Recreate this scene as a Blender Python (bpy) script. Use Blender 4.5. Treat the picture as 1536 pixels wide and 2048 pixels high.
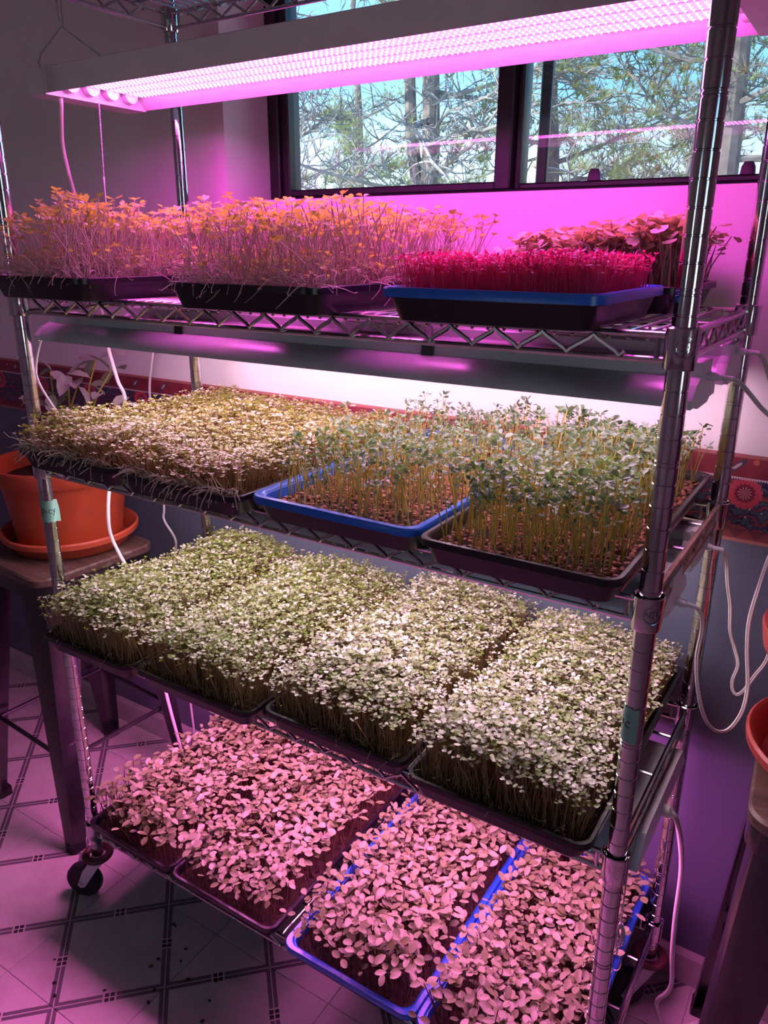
import bpy, bmesh, math, random
import numpy as np
from mathutils import Vector, Matrix, Euler

for o in list(bpy.data.objects):
    bpy.data.objects.remove(o, do_unlink=True)
SC = bpy.context.scene
COL = SC.collection
random.seed(7)
RNG = np.random.default_rng(11)
PI = math.pi

# ------------------------------------------------------------------ camera
cam_data = bpy.data.cameras.new('camera')
cam = bpy.data.objects.new('camera', cam_data)
COL.objects.link(cam)
cam_data.sensor_fit = 'HORIZONTAL'
cam_data.sensor_width = 36.0
cam_data.lens = 36.152
cam_data.clip_start = 0.02
cam_data.clip_end = 500
CAM = Vector((1.31097, -0.84614, 1.44075))
R_ = Vector((0.84298, 0.537922, 0.004914)); U_ = Vector((-0.178491, 0.271075, 0.945864)); B_ = Vector((0.507469, -0.798222, 0.324525))
cam.matrix_world = Matrix(((R_.x, U_.x, B_.x, CAM.x), (R_.y, U_.y, B_.y, CAM.y), (R_.z, U_.z, B_.z, CAM.z), (0, 0, 0, 1)))
SC.camera = cam

# ------------------------------------------------------------------ world, sun, exposure
SC.view_settings.view_transform = 'Standard'
SC.view_settings.look = 'None'
SC.view_settings.gamma = 1.0
SC.view_settings.exposure = 1.0
SC.view_settings.use_curve_mapping = False
SC.cycles.use_adaptive_sampling = True
SC.cycles.adaptive_threshold = 0.10
SC.cycles.light_sampling_threshold = 0.03
SC.cycles.max_bounces = 4
SC.cycles.diffuse_bounces = 3
SC.cycles.glossy_bounces = 3
SC.cycles.transmission_bounces = 2
SC.cycles.transparent_max_bounces = 8
SC.cycles.sample_clamp_indirect = 4.0
SC.cycles.caustics_reflective = False
SC.cycles.caustics_refractive = False

world = bpy.data.worlds.new('sky')
SC.world = world
world.use_nodes = True
wn = world.node_tree
wn.nodes.clear()
w_out = wn.nodes.new('ShaderNodeOutputWorld')
w_bg = wn.nodes.new('ShaderNodeBackground')
w_tc = wn.nodes.new('ShaderNodeTexCoord')
w_sep = wn.nodes.new('ShaderNodeSeparateXYZ')
w_rmp = wn.nodes.new('ShaderNodeValToRGB')
w_rmp.color_ramp.elements[0].position = 0.0
w_rmp.color_ramp.elements[0].color = (0.86, 0.95, 1.0, 1)
w_rmp.color_ramp.elements[1].position = 0.60
w_rmp.color_ramp.elements[1].color = (0.13, 0.38, 0.80, 1)
e = w_rmp.color_ramp.elements.new(0.05); e.color = (0.66, 0.87, 1.0, 1)
e = w_rmp.color_ramp.elements.new(0.17); e.color = (0.20, 0.52, 0.92, 1)
wn.links.new(w_tc.outputs['Generated'], w_sep.inputs[0])
wn.links.new(w_sep.outputs['Z'], w_rmp.inputs[0])
wn.links.new(w_rmp.outputs[0], w_bg.inputs['Color'])
w_bg.inputs['Strength'].default_value = 1.5
wn.links.new(w_bg.outputs[0], w_out.inputs[0])

sun_d = bpy.data.lights.new('sun', 'SUN')
sun_d.energy = 5.5
sun_d.angle = 0.01
sun_d.color = (1.0, 0.95, 0.86)
sun = bpy.data.objects.new('sun', sun_d)
COL.objects.link(sun)
sun.rotation_euler = Vector((0.60, 0.58, -0.55)).to_track_quat('-Z', 'Y').to_euler()

# light colours and strengths of the lamps in the rack
TOP_COL, TOP_L = (1.0, 0.035, 0.80), 8.5
S1_COL, S1_L = (1.0, 0.60, 0.86), 13.5
S2_COL, S2_L = (1.0, 0.73, 0.90), 15.0
S3_COL, S3_L = (1.0, 0.19, 0.74), 48.0

# ------------------------------------------------------------------ node helpers
def new_mat(name):
    m = bpy.data.materials.new(name)
    m.use_nodes = True
    return m, m.node_tree, m.node_tree.nodes['Principled BSDF']

def mth(nt, op, a, b=None, c=None, clamp=False):
    n = nt.nodes.new('ShaderNodeMath'); n.operation = op; n.use_clamp = clamp
    for i, v in enumerate((a, b, c)):
        if v is None: continue
        if hasattr(v, 'is_linked') or hasattr(v, 'links'): nt.links.new(v, n.inputs[i])
        else: n.inputs[i].default_value = v
    return n.outputs[0]

def mixc(nt, fac, a, b):
    n = nt.nodes.new('ShaderNodeMix'); n.data_type = 'RGBA'
    for i, v in ((0, fac), (6, a), (7, b)):
        if hasattr(v, 'links'): nt.links.new(v, n.inputs[i])
        elif i == 0: n.inputs[0].default_value = v
        else: n.inputs[i].default_value = (*v, 1)
    return n.outputs[2]

def noise(nt, scale, detail=3, coord=None, rough=0.55):
    n = nt.nodes.new('ShaderNodeTexNoise')
    n.inputs['Scale'].default_value = scale; n.inputs['Detail'].default_value = detail
    n.inputs['Roughness'].default_value = rough
    if coord is not None: nt.links.new(coord, n.inputs['Vector'])
    return n

def objco(nt):
    return nt.nodes.new('ShaderNodeTexCoord').outputs['Object']

def worldpos(nt):
    return nt.nodes.new('ShaderNodeNewGeometry').outputs['Position']

def ramp(nt, fac, stops):
    n = nt.nodes.new('ShaderNodeValToRGB')
    cr = n.color_ramp
    while len(cr.elements) < len(stops): cr.elements.new(0.5)
    for el, (pos, c) in zip(cr.elements, stops):
        el.position = pos; el.color = (*c, 1)
    nt.links.new(fac, n.inputs[0])
    return n.outputs[0]

def bump(nt, bsdf, height, strength=0.3, dist=0.002):
    b = nt.nodes.new('ShaderNodeBump'); b.inputs['Strength'].default_value = strength; b.inputs['Distance'].default_value = dist
    nt.links.new(height, b.inputs['Height']); nt.links.new(b.outputs[0], bsdf.inputs['Normal'])

def plain(name, col, rough=0.5, metal=0.0, var=0.12, nscale=30, spec=0.5, bmp=0.0, coat=0.0):
    m, nt, b = new_mat(name)
    n = noise(nt, nscale, 4, objco(nt))
    c1 = tuple(min(1, c * (1 - var)) for c in col); c2 = tuple(min(1, c * (1 + var)) for c in col)
    nt.links.new(ramp(nt, n.outputs[0], [(0.3, c1), (0.7, c2)]), b.inputs['Base Color'])
    b.inputs['Roughness'].default_value = rough
    b.inputs['Metallic'].default_value = metal
    b.inputs['Specular IOR Level'].default_value = spec
    if coat: b.inputs['Coat Weight'].default_value = coat
    if bmp: bump(nt, b, n.outputs[0], bmp)
    return m

def emit(name, col, strength):
    m, nt, b = new_mat(name)
    nt.nodes.remove(b)
    e = nt.nodes.new('ShaderNodeEmission'); e.inputs[0].default_value = (*col, 1); e.inputs[1].default_value = strength
    nt.links.new(e.outputs[0], nt.nodes['Material Output'].inputs[0])
    return m

def leafmat(name, dark, light, trans, rough=0.45, tfac=0.35, spec=0.5, mid=None):
    """thin leaf: diffuse + gloss on top, light coming through from behind; colour varies plant by plant"""
    m, nt, b = new_mat(name)
    a = nt.nodes.new('ShaderNodeAttribute'); a.attribute_name = 'tint'
    oi = nt.nodes.new('ShaderNodeObjectInfo')
    f = mth(nt, 'FRACT', mth(nt, 'ADD', a.outputs['Fac'], oi.outputs['Random']))
    c = ramp(nt, f, [(0.0, dark), (0.55, mid or tuple((d + l) / 2 for d, l in zip(dark, light))), (0.75 if mid else 0.999, light), (1.0, light)])
    nt.links.new(c, b.inputs['Base Color'])
    b.inputs['Roughness'].default_value = rough
    b.inputs['Specular IOR Level'].default_value = spec
    t = nt.nodes.new('ShaderNodeBsdfTranslucent'); t.inputs[0].default_value = (*trans, 1)
    mx = nt.nodes.new('ShaderNodeMixShader'); mx.inputs[0].default_value = tfac
    nt.links.new(b.outputs[0], mx.inputs[1]); nt.links.new(t.outputs[0], mx.inputs[2])
    nt.links.new(mx.outputs[0], nt.nodes['Material Output'].inputs[0])
    return m

# ------------------------------------------------------------------ materials
M = {}
M['chrome'] = plain('chrome', (0.62, 0.62, 0.64), 0.10, 1.0, 0.06, 60)
M['chrome_wire'] = plain('chrome_wire', (0.62, 0.60, 0.60), 0.22, 1.0, 0.10, 80)
M['rusty_wire'] = plain('rusty_wire', (0.50, 0.30, 0.24), 0.42, 0.7, 0.25, 120)
M['black_plastic'] = plain('black_plastic', (0.010, 0.009, 0.011), 0.32, 0.0, 0.3, 40, 0.5)
M['blue_plastic'] = plain('blue_plastic', (0.02, 0.14, 0.62), 0.30, 0.0, 0.08, 30)
M['white_metal'] = plain('white_metal', (0.66, 0.65, 0.66), 0.38, 0.0, 0.05, 20)
M['lamp_grey'] = plain('lamp_grey', (0.66, 0.65, 0.66), 0.30, 0.10, 0.05, 20)
M['white_plastic'] = plain('white_plastic', (0.78, 0.77, 0.76), 0.4, 0.0, 0.04, 30)
M['cord_white'] = plain('cord_white', (0.74, 0.70, 0.66), 0.45, 0.0, 0.05, 60)
M['rubber'] = plain('rubber', (0.012, 0.012, 0.013), 0.6, 0.0, 0.3, 60)
M['bumper'] = plain('bumper', (0.11, 0.03, 0.028), 0.5, 0.0, 0.2, 60)
M['dark_steel'] = plain('dark_steel', (0.016, 0.015, 0.016), 0.28, 0.0, 0.35, 25, 0.6, coat=0.4)
M['terracotta'] = plain('terracotta', (0.42, 0.055, 0.020), 0.42, 0.0, 0.12, 12)
M['terracotta_light'] = plain('terracotta_light', (0.52, 0.080, 0.036), 0.42, 0.0, 0.10, 12)
M['terracotta_redlit'] = plain('terracotta_redlit', (0.36, 0.052, 0.042), 0.42, 0.0, 0.12, 12)  # terracotta again, with the reddish light on it put into the colour
M['soil'] = plain('soil', (0.035, 0.020, 0.014), 0.9, 0.0, 0.6, 120, 0.2, 0.8)
M['frame_black'] = plain('frame_black', (0.022, 0.018, 0.022), 0.4, 0.0, 0.25, 40)
M['ink'] = plain('ink', (0.008, 0.008, 0.01), 0.6)
M['tape'] = plain('tape', (0.20, 0.44, 0.32), 0.6, 0.0, 0.08, 80)
M['ceiling'] = plain('ceiling', (0.62, 0.60, 0.58), 0.9, 0.0, 0.03, 8)
M['baseboard'] = plain('baseboard', (0.42, 0.36, 0.36), 0.5, 0.0, 0.10, 14)
M['flake'] = plain('flake', (0.75, 0.72, 0.70), 0.8)
M['hull'] = plain('hull', (0.020, 0.014, 0.012), 0.7, 0.0, 0.4, 200)
M['bark'] = plain('bark', (0.21, 0.175, 0.165), 0.95, 0.0, 0.45, 9, 0.1, 0.9)
M['twig'] = plain('twig', (0.27, 0.25, 0.24), 0.95, 0.0, 0.3, 9, 0.1)
M['ground'] = plain('ground', (0.46, 0.42, 0.33), 0.95, 0.0, 0.3, 1.5, 0.1)

def m_wall():
    m, nt, b = new_mat('plaster_white')
    p = worldpos(nt)
    n = noise(nt, 3.0, 5, p); n2 = noise(nt, 90.0, 3, p)
    nt.links.new(ramp(nt, n.outputs[0], [(0.3, (0.74, 0.71, 0.69)), (0.7, (0.80, 0.77, 0.75))]), b.inputs['Base Color'])
    b.inputs['Roughness'].default_value = 0.6
    bump(nt, b, mth(nt, 'ADD', n.outputs[0], mth(nt, 'MULTIPLY', n2.outputs[0], 0.25)), 0.35, 0.003)
    return m
M['plaster'] = m_wall()
def m_slate():
    m, nt, b = new_mat('slate_paint')
    p = worldpos(nt)
    n = noise(nt, 4.0, 5, p); n2 = noise(nt, 120.0, 2, p)
    nt.links.new(ramp(nt, n.outputs[0], [(0.3, (0.078, 0.088, 0.125)), (0.7, (0.098, 0.110, 0.150))]), b.inputs['Base Color'])
    b.inputs['Roughness'].default_value = 0.36
    bump(nt, b, n2.outputs[0], 0.12, 0.002)
    return m
M['slate'] = m_slate()

# floor vinyl: a lozenge of double lines inside each 12 inch tile, small 2x2 squares at the middle of each side
TILE = 0.305; TX0 = -0.31; TY0 = 0.065
def m_floor():
    m, nt, b = new_mat('vinyl_tile')
    p = worldpos(nt)
    s = nt.nodes.new('ShaderNodeSeparateXYZ'); nt.links.new(p, s.inputs[0])
    u = mth(nt, 'ABSOLUTE', mth(nt, 'SUBTRACT', mth(nt, 'FRACT', mth(nt, 'MULTIPLY', mth(nt, 'SUBTRACT', s.outputs[0], TX0 - 40 * TILE), 1 / TILE)), 0.5))
    v = mth(nt, 'ABSOLUTE', mth(nt, 'SUBTRACT', mth(nt, 'FRACT', mth(nt, 'MULTIPLY', mth(nt, 'SUBTRACT', s.outputs[1], TY0 - 40 * TILE), 1 / TILE)), 0.5))
    d = mth(nt, 'ABSOLUTE', mth(nt, 'SUBTRACT', mth(nt, 'ADD', u, v), 0.5))       # distance from the lattice line
    t = mth(nt, 'ABSOLUTE', mth(nt, 'SUBTRACT', u, v))                              # along the line, 0 in its middle
    band = mth(nt, 'MULTIPLY', mth(nt, 'GREATER_THAN', d, 0.0055), mth(nt, 'LESS_THAN', d, 0.042))
    line = mth(nt, 'MULTIPLY', band, mth(nt, 'GREATER_THAN', t, 0.062))
    sq = mth(nt, 'MULTIPLY', mth(nt, 'MULTIPLY', mth(nt, 'GREATER_THAN', d, 0.0065), mth(nt, 'LESS_THAN', d, 0.045)),
             mth(nt, 'MULTIPLY', mth(nt, 'GREATER_THAN', t, 0.006), mth(nt, 'LESS_THAN', t, 0.045)))
    n = noise(nt, 9.0, 6, p, 0.65); n2 = noise(nt, 60.0, 4, p)
    base = ramp(nt, n.outputs[0], [(0.25, (0.44, 0.39, 0.36)), (0.5, (0.58, 0.53, 0.49)), (0.8, (0.63, 0.58, 0.54))])
    base = mixc(nt, mth(nt, 'MULTIPLY', n2.outputs[0], 0.25), base, (0.33, 0.25, 0.20))
    c = mixc(nt, line, base, (0.13, 0.115, 0.12))
    c = mixc(nt, sq, c, (0.020, 0.015, 0.016))
    nt.links.new(c, b.inputs['Base Color'])
    b.inputs['Roughness'].default_value = 0.42
    bump(nt, b, n2.outputs[0], 0.12, 0.001)
    return m
M['vinyl'] = m_floor()

def m_border():
    m, nt, b = new_mat('paisley_border')
    p = worldpos(nt)
    s = nt.nodes.new('ShaderNodeSeparateXYZ'); nt.links.new(p, s.inputs[0])
    x, z = s.outputs[0], s.outputs[2]
    h = mth(nt, 'SUBTRACT', 1.122, z)             # distance below the top edge
    nz = noise(nt, 28, 3, p)
    # navy field with red and teal scrolls
    vor = nt.nodes.new('ShaderNodeTexVoronoi'); vor.inputs['Scale'].default_value = 34; nt.links.new(p, vor.inputs['Vector'])
    wav = nt.nodes.new('ShaderNodeTexWave'); wav.wave_type = 'RINGS'; wav.inputs['Scale'].default_value = 17; wav.inputs['Distortion'].default_value = 9; wav.inputs['Detail'].default_value = 2; wav.inputs['Detail Scale'].default_value = 2.5
    nt.links.new(p, wav.inputs['Vector'])
    navy = ramp(nt, nz.outputs[0], [(0.35, (0.012, 0.014, 0.055)), (0.7, (0.03, 0.035, 0.10))])
    f1 = mixc(nt, mth(nt, 'GREATER_THAN', wav.outputs[0], 0.80), navy, (0.22, 0.035, 0.05))
    f1 = mixc(nt, mth(nt, 'LESS_THAN', wav.outputs[0], 0.16), f1, (0.06, 0.09, 0.12))
    # white dots
    v2 = nt.nodes.new('ShaderNodeTexVoronoi'); v2.inputs['Scale'].default_value = 85; v2.inputs['Randomness'].default_value = 0.6; nt.links.new(p, v2.inputs['Vector'])
    f1 = mixc(nt, mth(nt, 'MULTIPLY', mth(nt, 'LESS_THAN', v2.outputs['Distance'], 0.13), mth(nt, 'GREATER_THAN', nz.outputs[0], 0.52)), f1, (0.65, 0.55, 0.55))
    # flowers every 0.21 m with scalloped petals
    fx = mth(nt, 'SUBTRACT', mth(nt, 'MULTIPLY', mth(nt, 'FRACT', mth(nt, 'MULTIPLY', mth(nt, 'ADD', x, 5.035), 1 / 0.21)), 0.21), 0.105)
    fz = mth(nt, 'SUBTRACT', h, 0.066)
    rr = mth(nt, 'SQRT', mth(nt, 'ADD', mth(nt, 'MULTIPLY', fx, fx), mth(nt, 'MULTIPLY', fz, fz)))
    an = mth(nt, 'ARCTAN2', fz, fx)
    pet = mth(nt, 'MULTIPLY', mth(nt, 'ABSOLUTE', mth(nt, 'SINE', mth(nt, 'MULTIPLY', an, 7.5))), 0.0035)
    fl = mth(nt, 'LESS_THAN', rr, mth(nt, 'ADD', pet, 0.0245))
    f1 = mixc(nt, fl, f1, (0.55, 0.06, 0.10))
    ring = mth(nt, 'MULTIPLY', mth(nt, 'LESS_THAN', rr, mth(nt, 'SUBTRACT', 0.018, pet)), 1.0)
    f1 = mixc(nt, ring, f1, (0.20, 0.015, 0.05))
    rays = mth(nt, 'MULTIPLY', mth(nt, 'GREATER_THAN', mth(nt, 'SINE', mth(nt, 'MULTIPLY', an, 12.0)), 0.35), mth(nt, 'LESS_THAN', rr, 0.011))
    f1 = mixc(nt, rays, f1, (0.60, 0.30, 0.32))
    # red band with slanting paisleys on top
    px = mth(nt, 'SUBTRACT', mth(nt, 'FRACT', mth(nt, 'MULTIPLY', mth(nt, 'ADD', x, 5.0), 1 / 0.105)), 0.5)
    pz = mth(nt, 'SUBTRACT', h, 0.021)
    sl = mth(nt, 'ADD', mth(nt, 'MULTIPLY', px, 0.105), mth(nt, 'MULTIPLY', pz, 1.1))
    ac = mth(nt, 'SUBTRACT', mth(nt, 'MULTIPLY', px, 0.105), mth(nt, 'MULTIPLY', pz, 0.9))
    el = mth(nt, 'ADD', mth(nt, 'MULTIPLY', mth(nt, 'MULTIPLY', ac, ac), 1 / 0.024 ** 2), mth(nt, 'MULTIPLY', mth(nt, 'MULTIPLY', sl, sl), 1 / 0.0075 ** 2))
    red = ramp(nt, nz.outputs[0], [(0.35, (0.17, 0.018, 0.035)), (0.65, (0.25, 0.03, 0.045))])
    red = mixc(nt, mth(nt, 'LESS_THAN', el, 1.0), red, (0.05, 0.055, 0.10))
    red = mixc(nt, mth(nt, 'LESS_THAN', el, 0.25), red, (0.50, 0.40, 0.36))
    swl = mth(nt, 'LESS_THAN', vor.outputs['Distance'], 0.16)
    red = mixc(nt, mth(nt, 'MULTIPLY', swl, mth(nt, 'GREATER_THAN', el, 1.6)), red, (0.46, 0.12, 0.10))
    c = mixc(nt, mth(nt, 'LESS_THAN', h, 0.040), f1, red)
    dash = mth(nt, 'GREATER_THAN', mth(nt, 'FRACT', mth(nt, 'MULTIPLY', x, 260.0)), 0.45)
    c = mixc(nt, mth(nt, 'MULTIPLY', mth(nt, 'GREATER_THAN', h, 0.0395), mth(nt, 'LESS_THAN', h, 0.0412)), c, (0.62, 0.55, 0.58))
    c = mixc(nt, mth(nt, 'MULTIPLY', dash, mth(nt, 'MULTIPLY', mth(nt, 'GREATER_THAN', h, 0.0412), mth(nt, 'LESS_THAN', h, 0.0435))), c, (0.62, 0.55, 0.58))
    c = mixc(nt, mth(nt, 'LESS_THAN', h, 0.006), c, (0.40, 0.14, 0.13))
    tri = mth(nt, 'GREATER_THAN', mth(nt, 'ABSOLUTE', mth(nt, 'SUBTRACT', mth(nt, 'FRACT', mth(nt, 'MULTIPLY', x, 32.0)), 0.5)), mth(nt, 'MULTIPLY', mth(nt, 'SUBTRACT', h, 0.128), 28.0))
    low = mixc(nt, tri, (0.20, 0.03, 0.04), (0.13, 0.02, 0.03))
    c = mixc(nt, mth(nt, 'GREATER_THAN', h, 0.128), c, low)
    c = mixc(nt, mth(nt, 'GREATER_THAN', h, 0.146), c, (0.36, 0.13, 0.11))
    nt.links.new(c, b.inputs['Base Color'])
    b.inputs['Roughness'].default_value = 0.55
    return m
M['border'] = m_border()

def m_wood():
    m, nt, b = new_mat('stool_wood')
    co = objco(nt)
    mp = nt.nodes.new('ShaderNodeMapping'); mp.inputs['Scale'].default_value = (2.0, 26.0, 26.0); nt.links.new(co, mp.inputs[0])
    n = noise(nt, 3.0, 6, mp.outputs[0], 0.6); n2 = noise(nt, 18.0, 5, co)
    c = ramp(nt, n.outputs[0], [(0.3, (0.065, 0.034, 0.028)), (0.55, (0.14, 0.075, 0.060)), (0.8, (0.23, 0.14, 0.12))])
    c = mixc(nt, mth(nt, 'MULTIPLY', mth(nt, 'GREATER_THAN', n2.outputs[0], 0.63), 0.5), c, (0.26, 0.22, 0.21))
    nt.links.new(c, b.inputs['Base Color'])
    b.inputs['Roughness'].default_value = 0.42
    bump(nt, b, n.outputs[0], 0.3, 0.001)
    return m
M['wood'] = m_wood()

def m_glass(name, tint, dirt):
    m, nt, b = new_mat(name)
    nt.nodes.remove(b)
    t = nt.nodes.new('ShaderNodeBsdfTransparent'); t.inputs[0].default_value = (*tint, 1)
    g = nt.nodes.new('ShaderNodeBsdfGlossy'); g.inputs['Roughness'].default_value = 0.01; g.inputs[0].default_value = (0.9, 0.9, 0.9, 1)
    fr = nt.nodes.new('ShaderNodeFresnel'); fr.inputs[0].default_value = 1.5
    mx = nt.nodes.new('ShaderNodeMixShader'); nt.links.new(fr.outputs[0], mx.inputs[0]); nt.links.new(t.outputs[0], mx.inputs[1]); nt.links.new(g.outputs[0], mx.inputs[2])
    d = nt.nodes.new('ShaderNodeBsdfTranslucent'); d.inputs[0].default_value = (0.8, 0.8, 0.8, 1)
    n = noise(nt, 12, 4, objco(nt))
    m2 = nt.nodes.new('ShaderNodeMixShader'); nt.links.new(mth(nt, 'MULTIPLY', n.outputs[0], dirt), m2.inputs[0])
    nt.links.new(mx.outputs[0], m2.inputs[1]); nt.links.new(d.outputs[0], m2.inputs[2])
    nt.links.new(m2.outputs[0], nt.nodes['Material Output'].inputs[0])
    return m
M['glass'] = m_glass('window_glass', (0.98, 0.99, 0.99), 0.02)
def m_screen():
    m, nt, b = new_mat('insect_screen')
    b.inputs['Base Color'].default_value = (0.30, 0.30, 0.30, 1); b.inputs['Roughness'].default_value = 0.7
    s = nt.nodes.new('ShaderNodeSeparateXYZ'); nt.links.new(worldpos(nt), s.inputs[0])
    fx = mth(nt, 'FRACT', mth(nt, 'MULTIPLY', s.outputs[0], 620.0)); fz = mth(nt, 'FRACT', mth(nt, 'MULTIPLY', s.outputs[2], 620.0))
    a = mth(nt, 'MAXIMUM', mth(nt, 'LESS_THAN', fx, 0.17), mth(nt, 'LESS_THAN', fz, 0.17))
    t = nt.nodes.new('ShaderNodeBsdfTransparent')
    mx = nt.nodes.new('ShaderNodeMixShader'); nt.links.new(a, mx.inputs[0]); nt.links.new(t.outputs[0], mx.inputs[1]); nt.links.new(b.outputs[0], mx.inputs[2])
    nt.links.new(mx.outputs[0], nt.nodes['Material Output'].inputs[0])
    return m
M['screen'] = m_screen()

M['stem_pale'] = leafmat('stem_pale', (0.56, 0.50, 0.38), (0.74, 0.70, 0.54), (0.7, 0.66, 0.45), 0.4, 0.25)
M['stem_pink'] = leafmat('stem_pink', (0.42, 0.27, 0.19), (0.60, 0.44, 0.29), (0.5, 0.35, 0.2), 0.45, 0.2)
M['stem_green'] = leafmat('stem_green', (0.58, 0.50, 0.11), (0.78, 0.70, 0.24), (0.7, 0.62, 0.14), 0.4, 0.38)
M['leaf_brassica'] = leafmat('leaf_brassica', (0.14, 0.19, 0.025), (0.56, 0.495, 0.46), (0.34, 0.40, 0.05), 0.34, 0.24, mid=(0.35, 0.335, 0.21))
M['stem_dark'] = leafmat('stem_dark', (0.12, 0.065, 0.03), (0.22, 0.13, 0.06), (0.2, 0.11, 0.04), 0.45, 0.25)
M['leaf_green'] = leafmat('leaf_green', (0.13, 0.19, 0.015), (0.48, 0.45, 0.36), (0.34, 0.44, 0.03), 0.34, 0.28, mid=(0.22, 0.24, 0.08))
M['stem_brown'] = leafmat('stem_brown', (0.44, 0.26, 0.11), (0.62, 0.42, 0.20), (0.55, 0.36, 0.14), 0.45, 0.3)
M['leaf_broccoli'] = leafmat('leaf_broccoli', (0.18, 0.23, 0.015), (0.56, 0.52, 0.38), (0.42, 0.46, 0.03), 0.34, 0.3, mid=(0.27, 0.28, 0.05))
M['leaf_sunflower'] = leafmat('leaf_sunflower', (0.11, 0.16, 0.045), (0.22, 0.27, 0.13), (0.24, 0.24, 0.05), 0.42, 0.20, 0.35)
M['leaf_pea'] = leafmat('leaf_pea', (0.07, 0.14, 0.06), (0.20, 0.28, 0.19), (0.2, 0.36, 0.07), 0.42, 0.25)
M['leaf_mustard'] = leafmat('leaf_mustard', (0.38, 0.44, 0.10), (0.60, 0.66, 0.36), (0.72, 0.86, 0.08), 0.42, 0.48)
M['leaf_radish'] = leafmat('leaf_radish', (0.42, 0.44, 0.26), (0.66, 0.66, 0.48), (0.7, 0.55, 0.15), 0.42, 0.3)
M['leaf_amaranth'] = leafmat('leaf_amaranth', (0.42, 0.03, 0.12), (0.75, 0.10, 0.22), (0.8, 0.03, 0.18), 0.35, 0.4)
M['stem_amaranth'] = leafmat('stem_amaranth', (0.65, 0.08, 0.20), (0.85, 0.16, 0.32), (0.9, 0.08, 0.3), 0.35, 0.4)
M['leaf_house'] = leafmat('leaf_house', (0.24, 0.28, 0.20), (0.42, 0.44, 0.36), (0.3, 0.4, 0.15), 0.5, 0.25)
M['needle_green'] = leafmat('needle_green', (0.22, 0.27, 0.10), (0.44, 0.47, 0.22), (0.45, 0.50, 0.16), 0.6, 0.4)
M['needle_brown'] = leafmat('needle_brown', (0.34, 0.22, 0.13), (0.52, 0.37, 0.22), (0.5, 0.35, 0.18), 0.7, 0.4)
M['seed'] = leafmat('seed', (0.26, 0.07, 0.04), (0.50, 0.19, 0.12), (0.2, 0.1, 0.05), 0.5, 0.0)

# ------------------------------------------------------------------ mesh helpers
def props(o, label=None, cat=None, group=None, kind=None):
    if label: o['label'] = label
    if cat: o['category'] = cat
    if group: o['group'] = group
    if kind: o['kind'] = kind
    return o

def empty(name, loc, label, cat, group=None):
    o = bpy.data.objects.new(name, None)
    o.empty_display_size = 0.05
    COL.objects.link(o)
    o.location = loc
    return props(o, label, cat, group)

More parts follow.
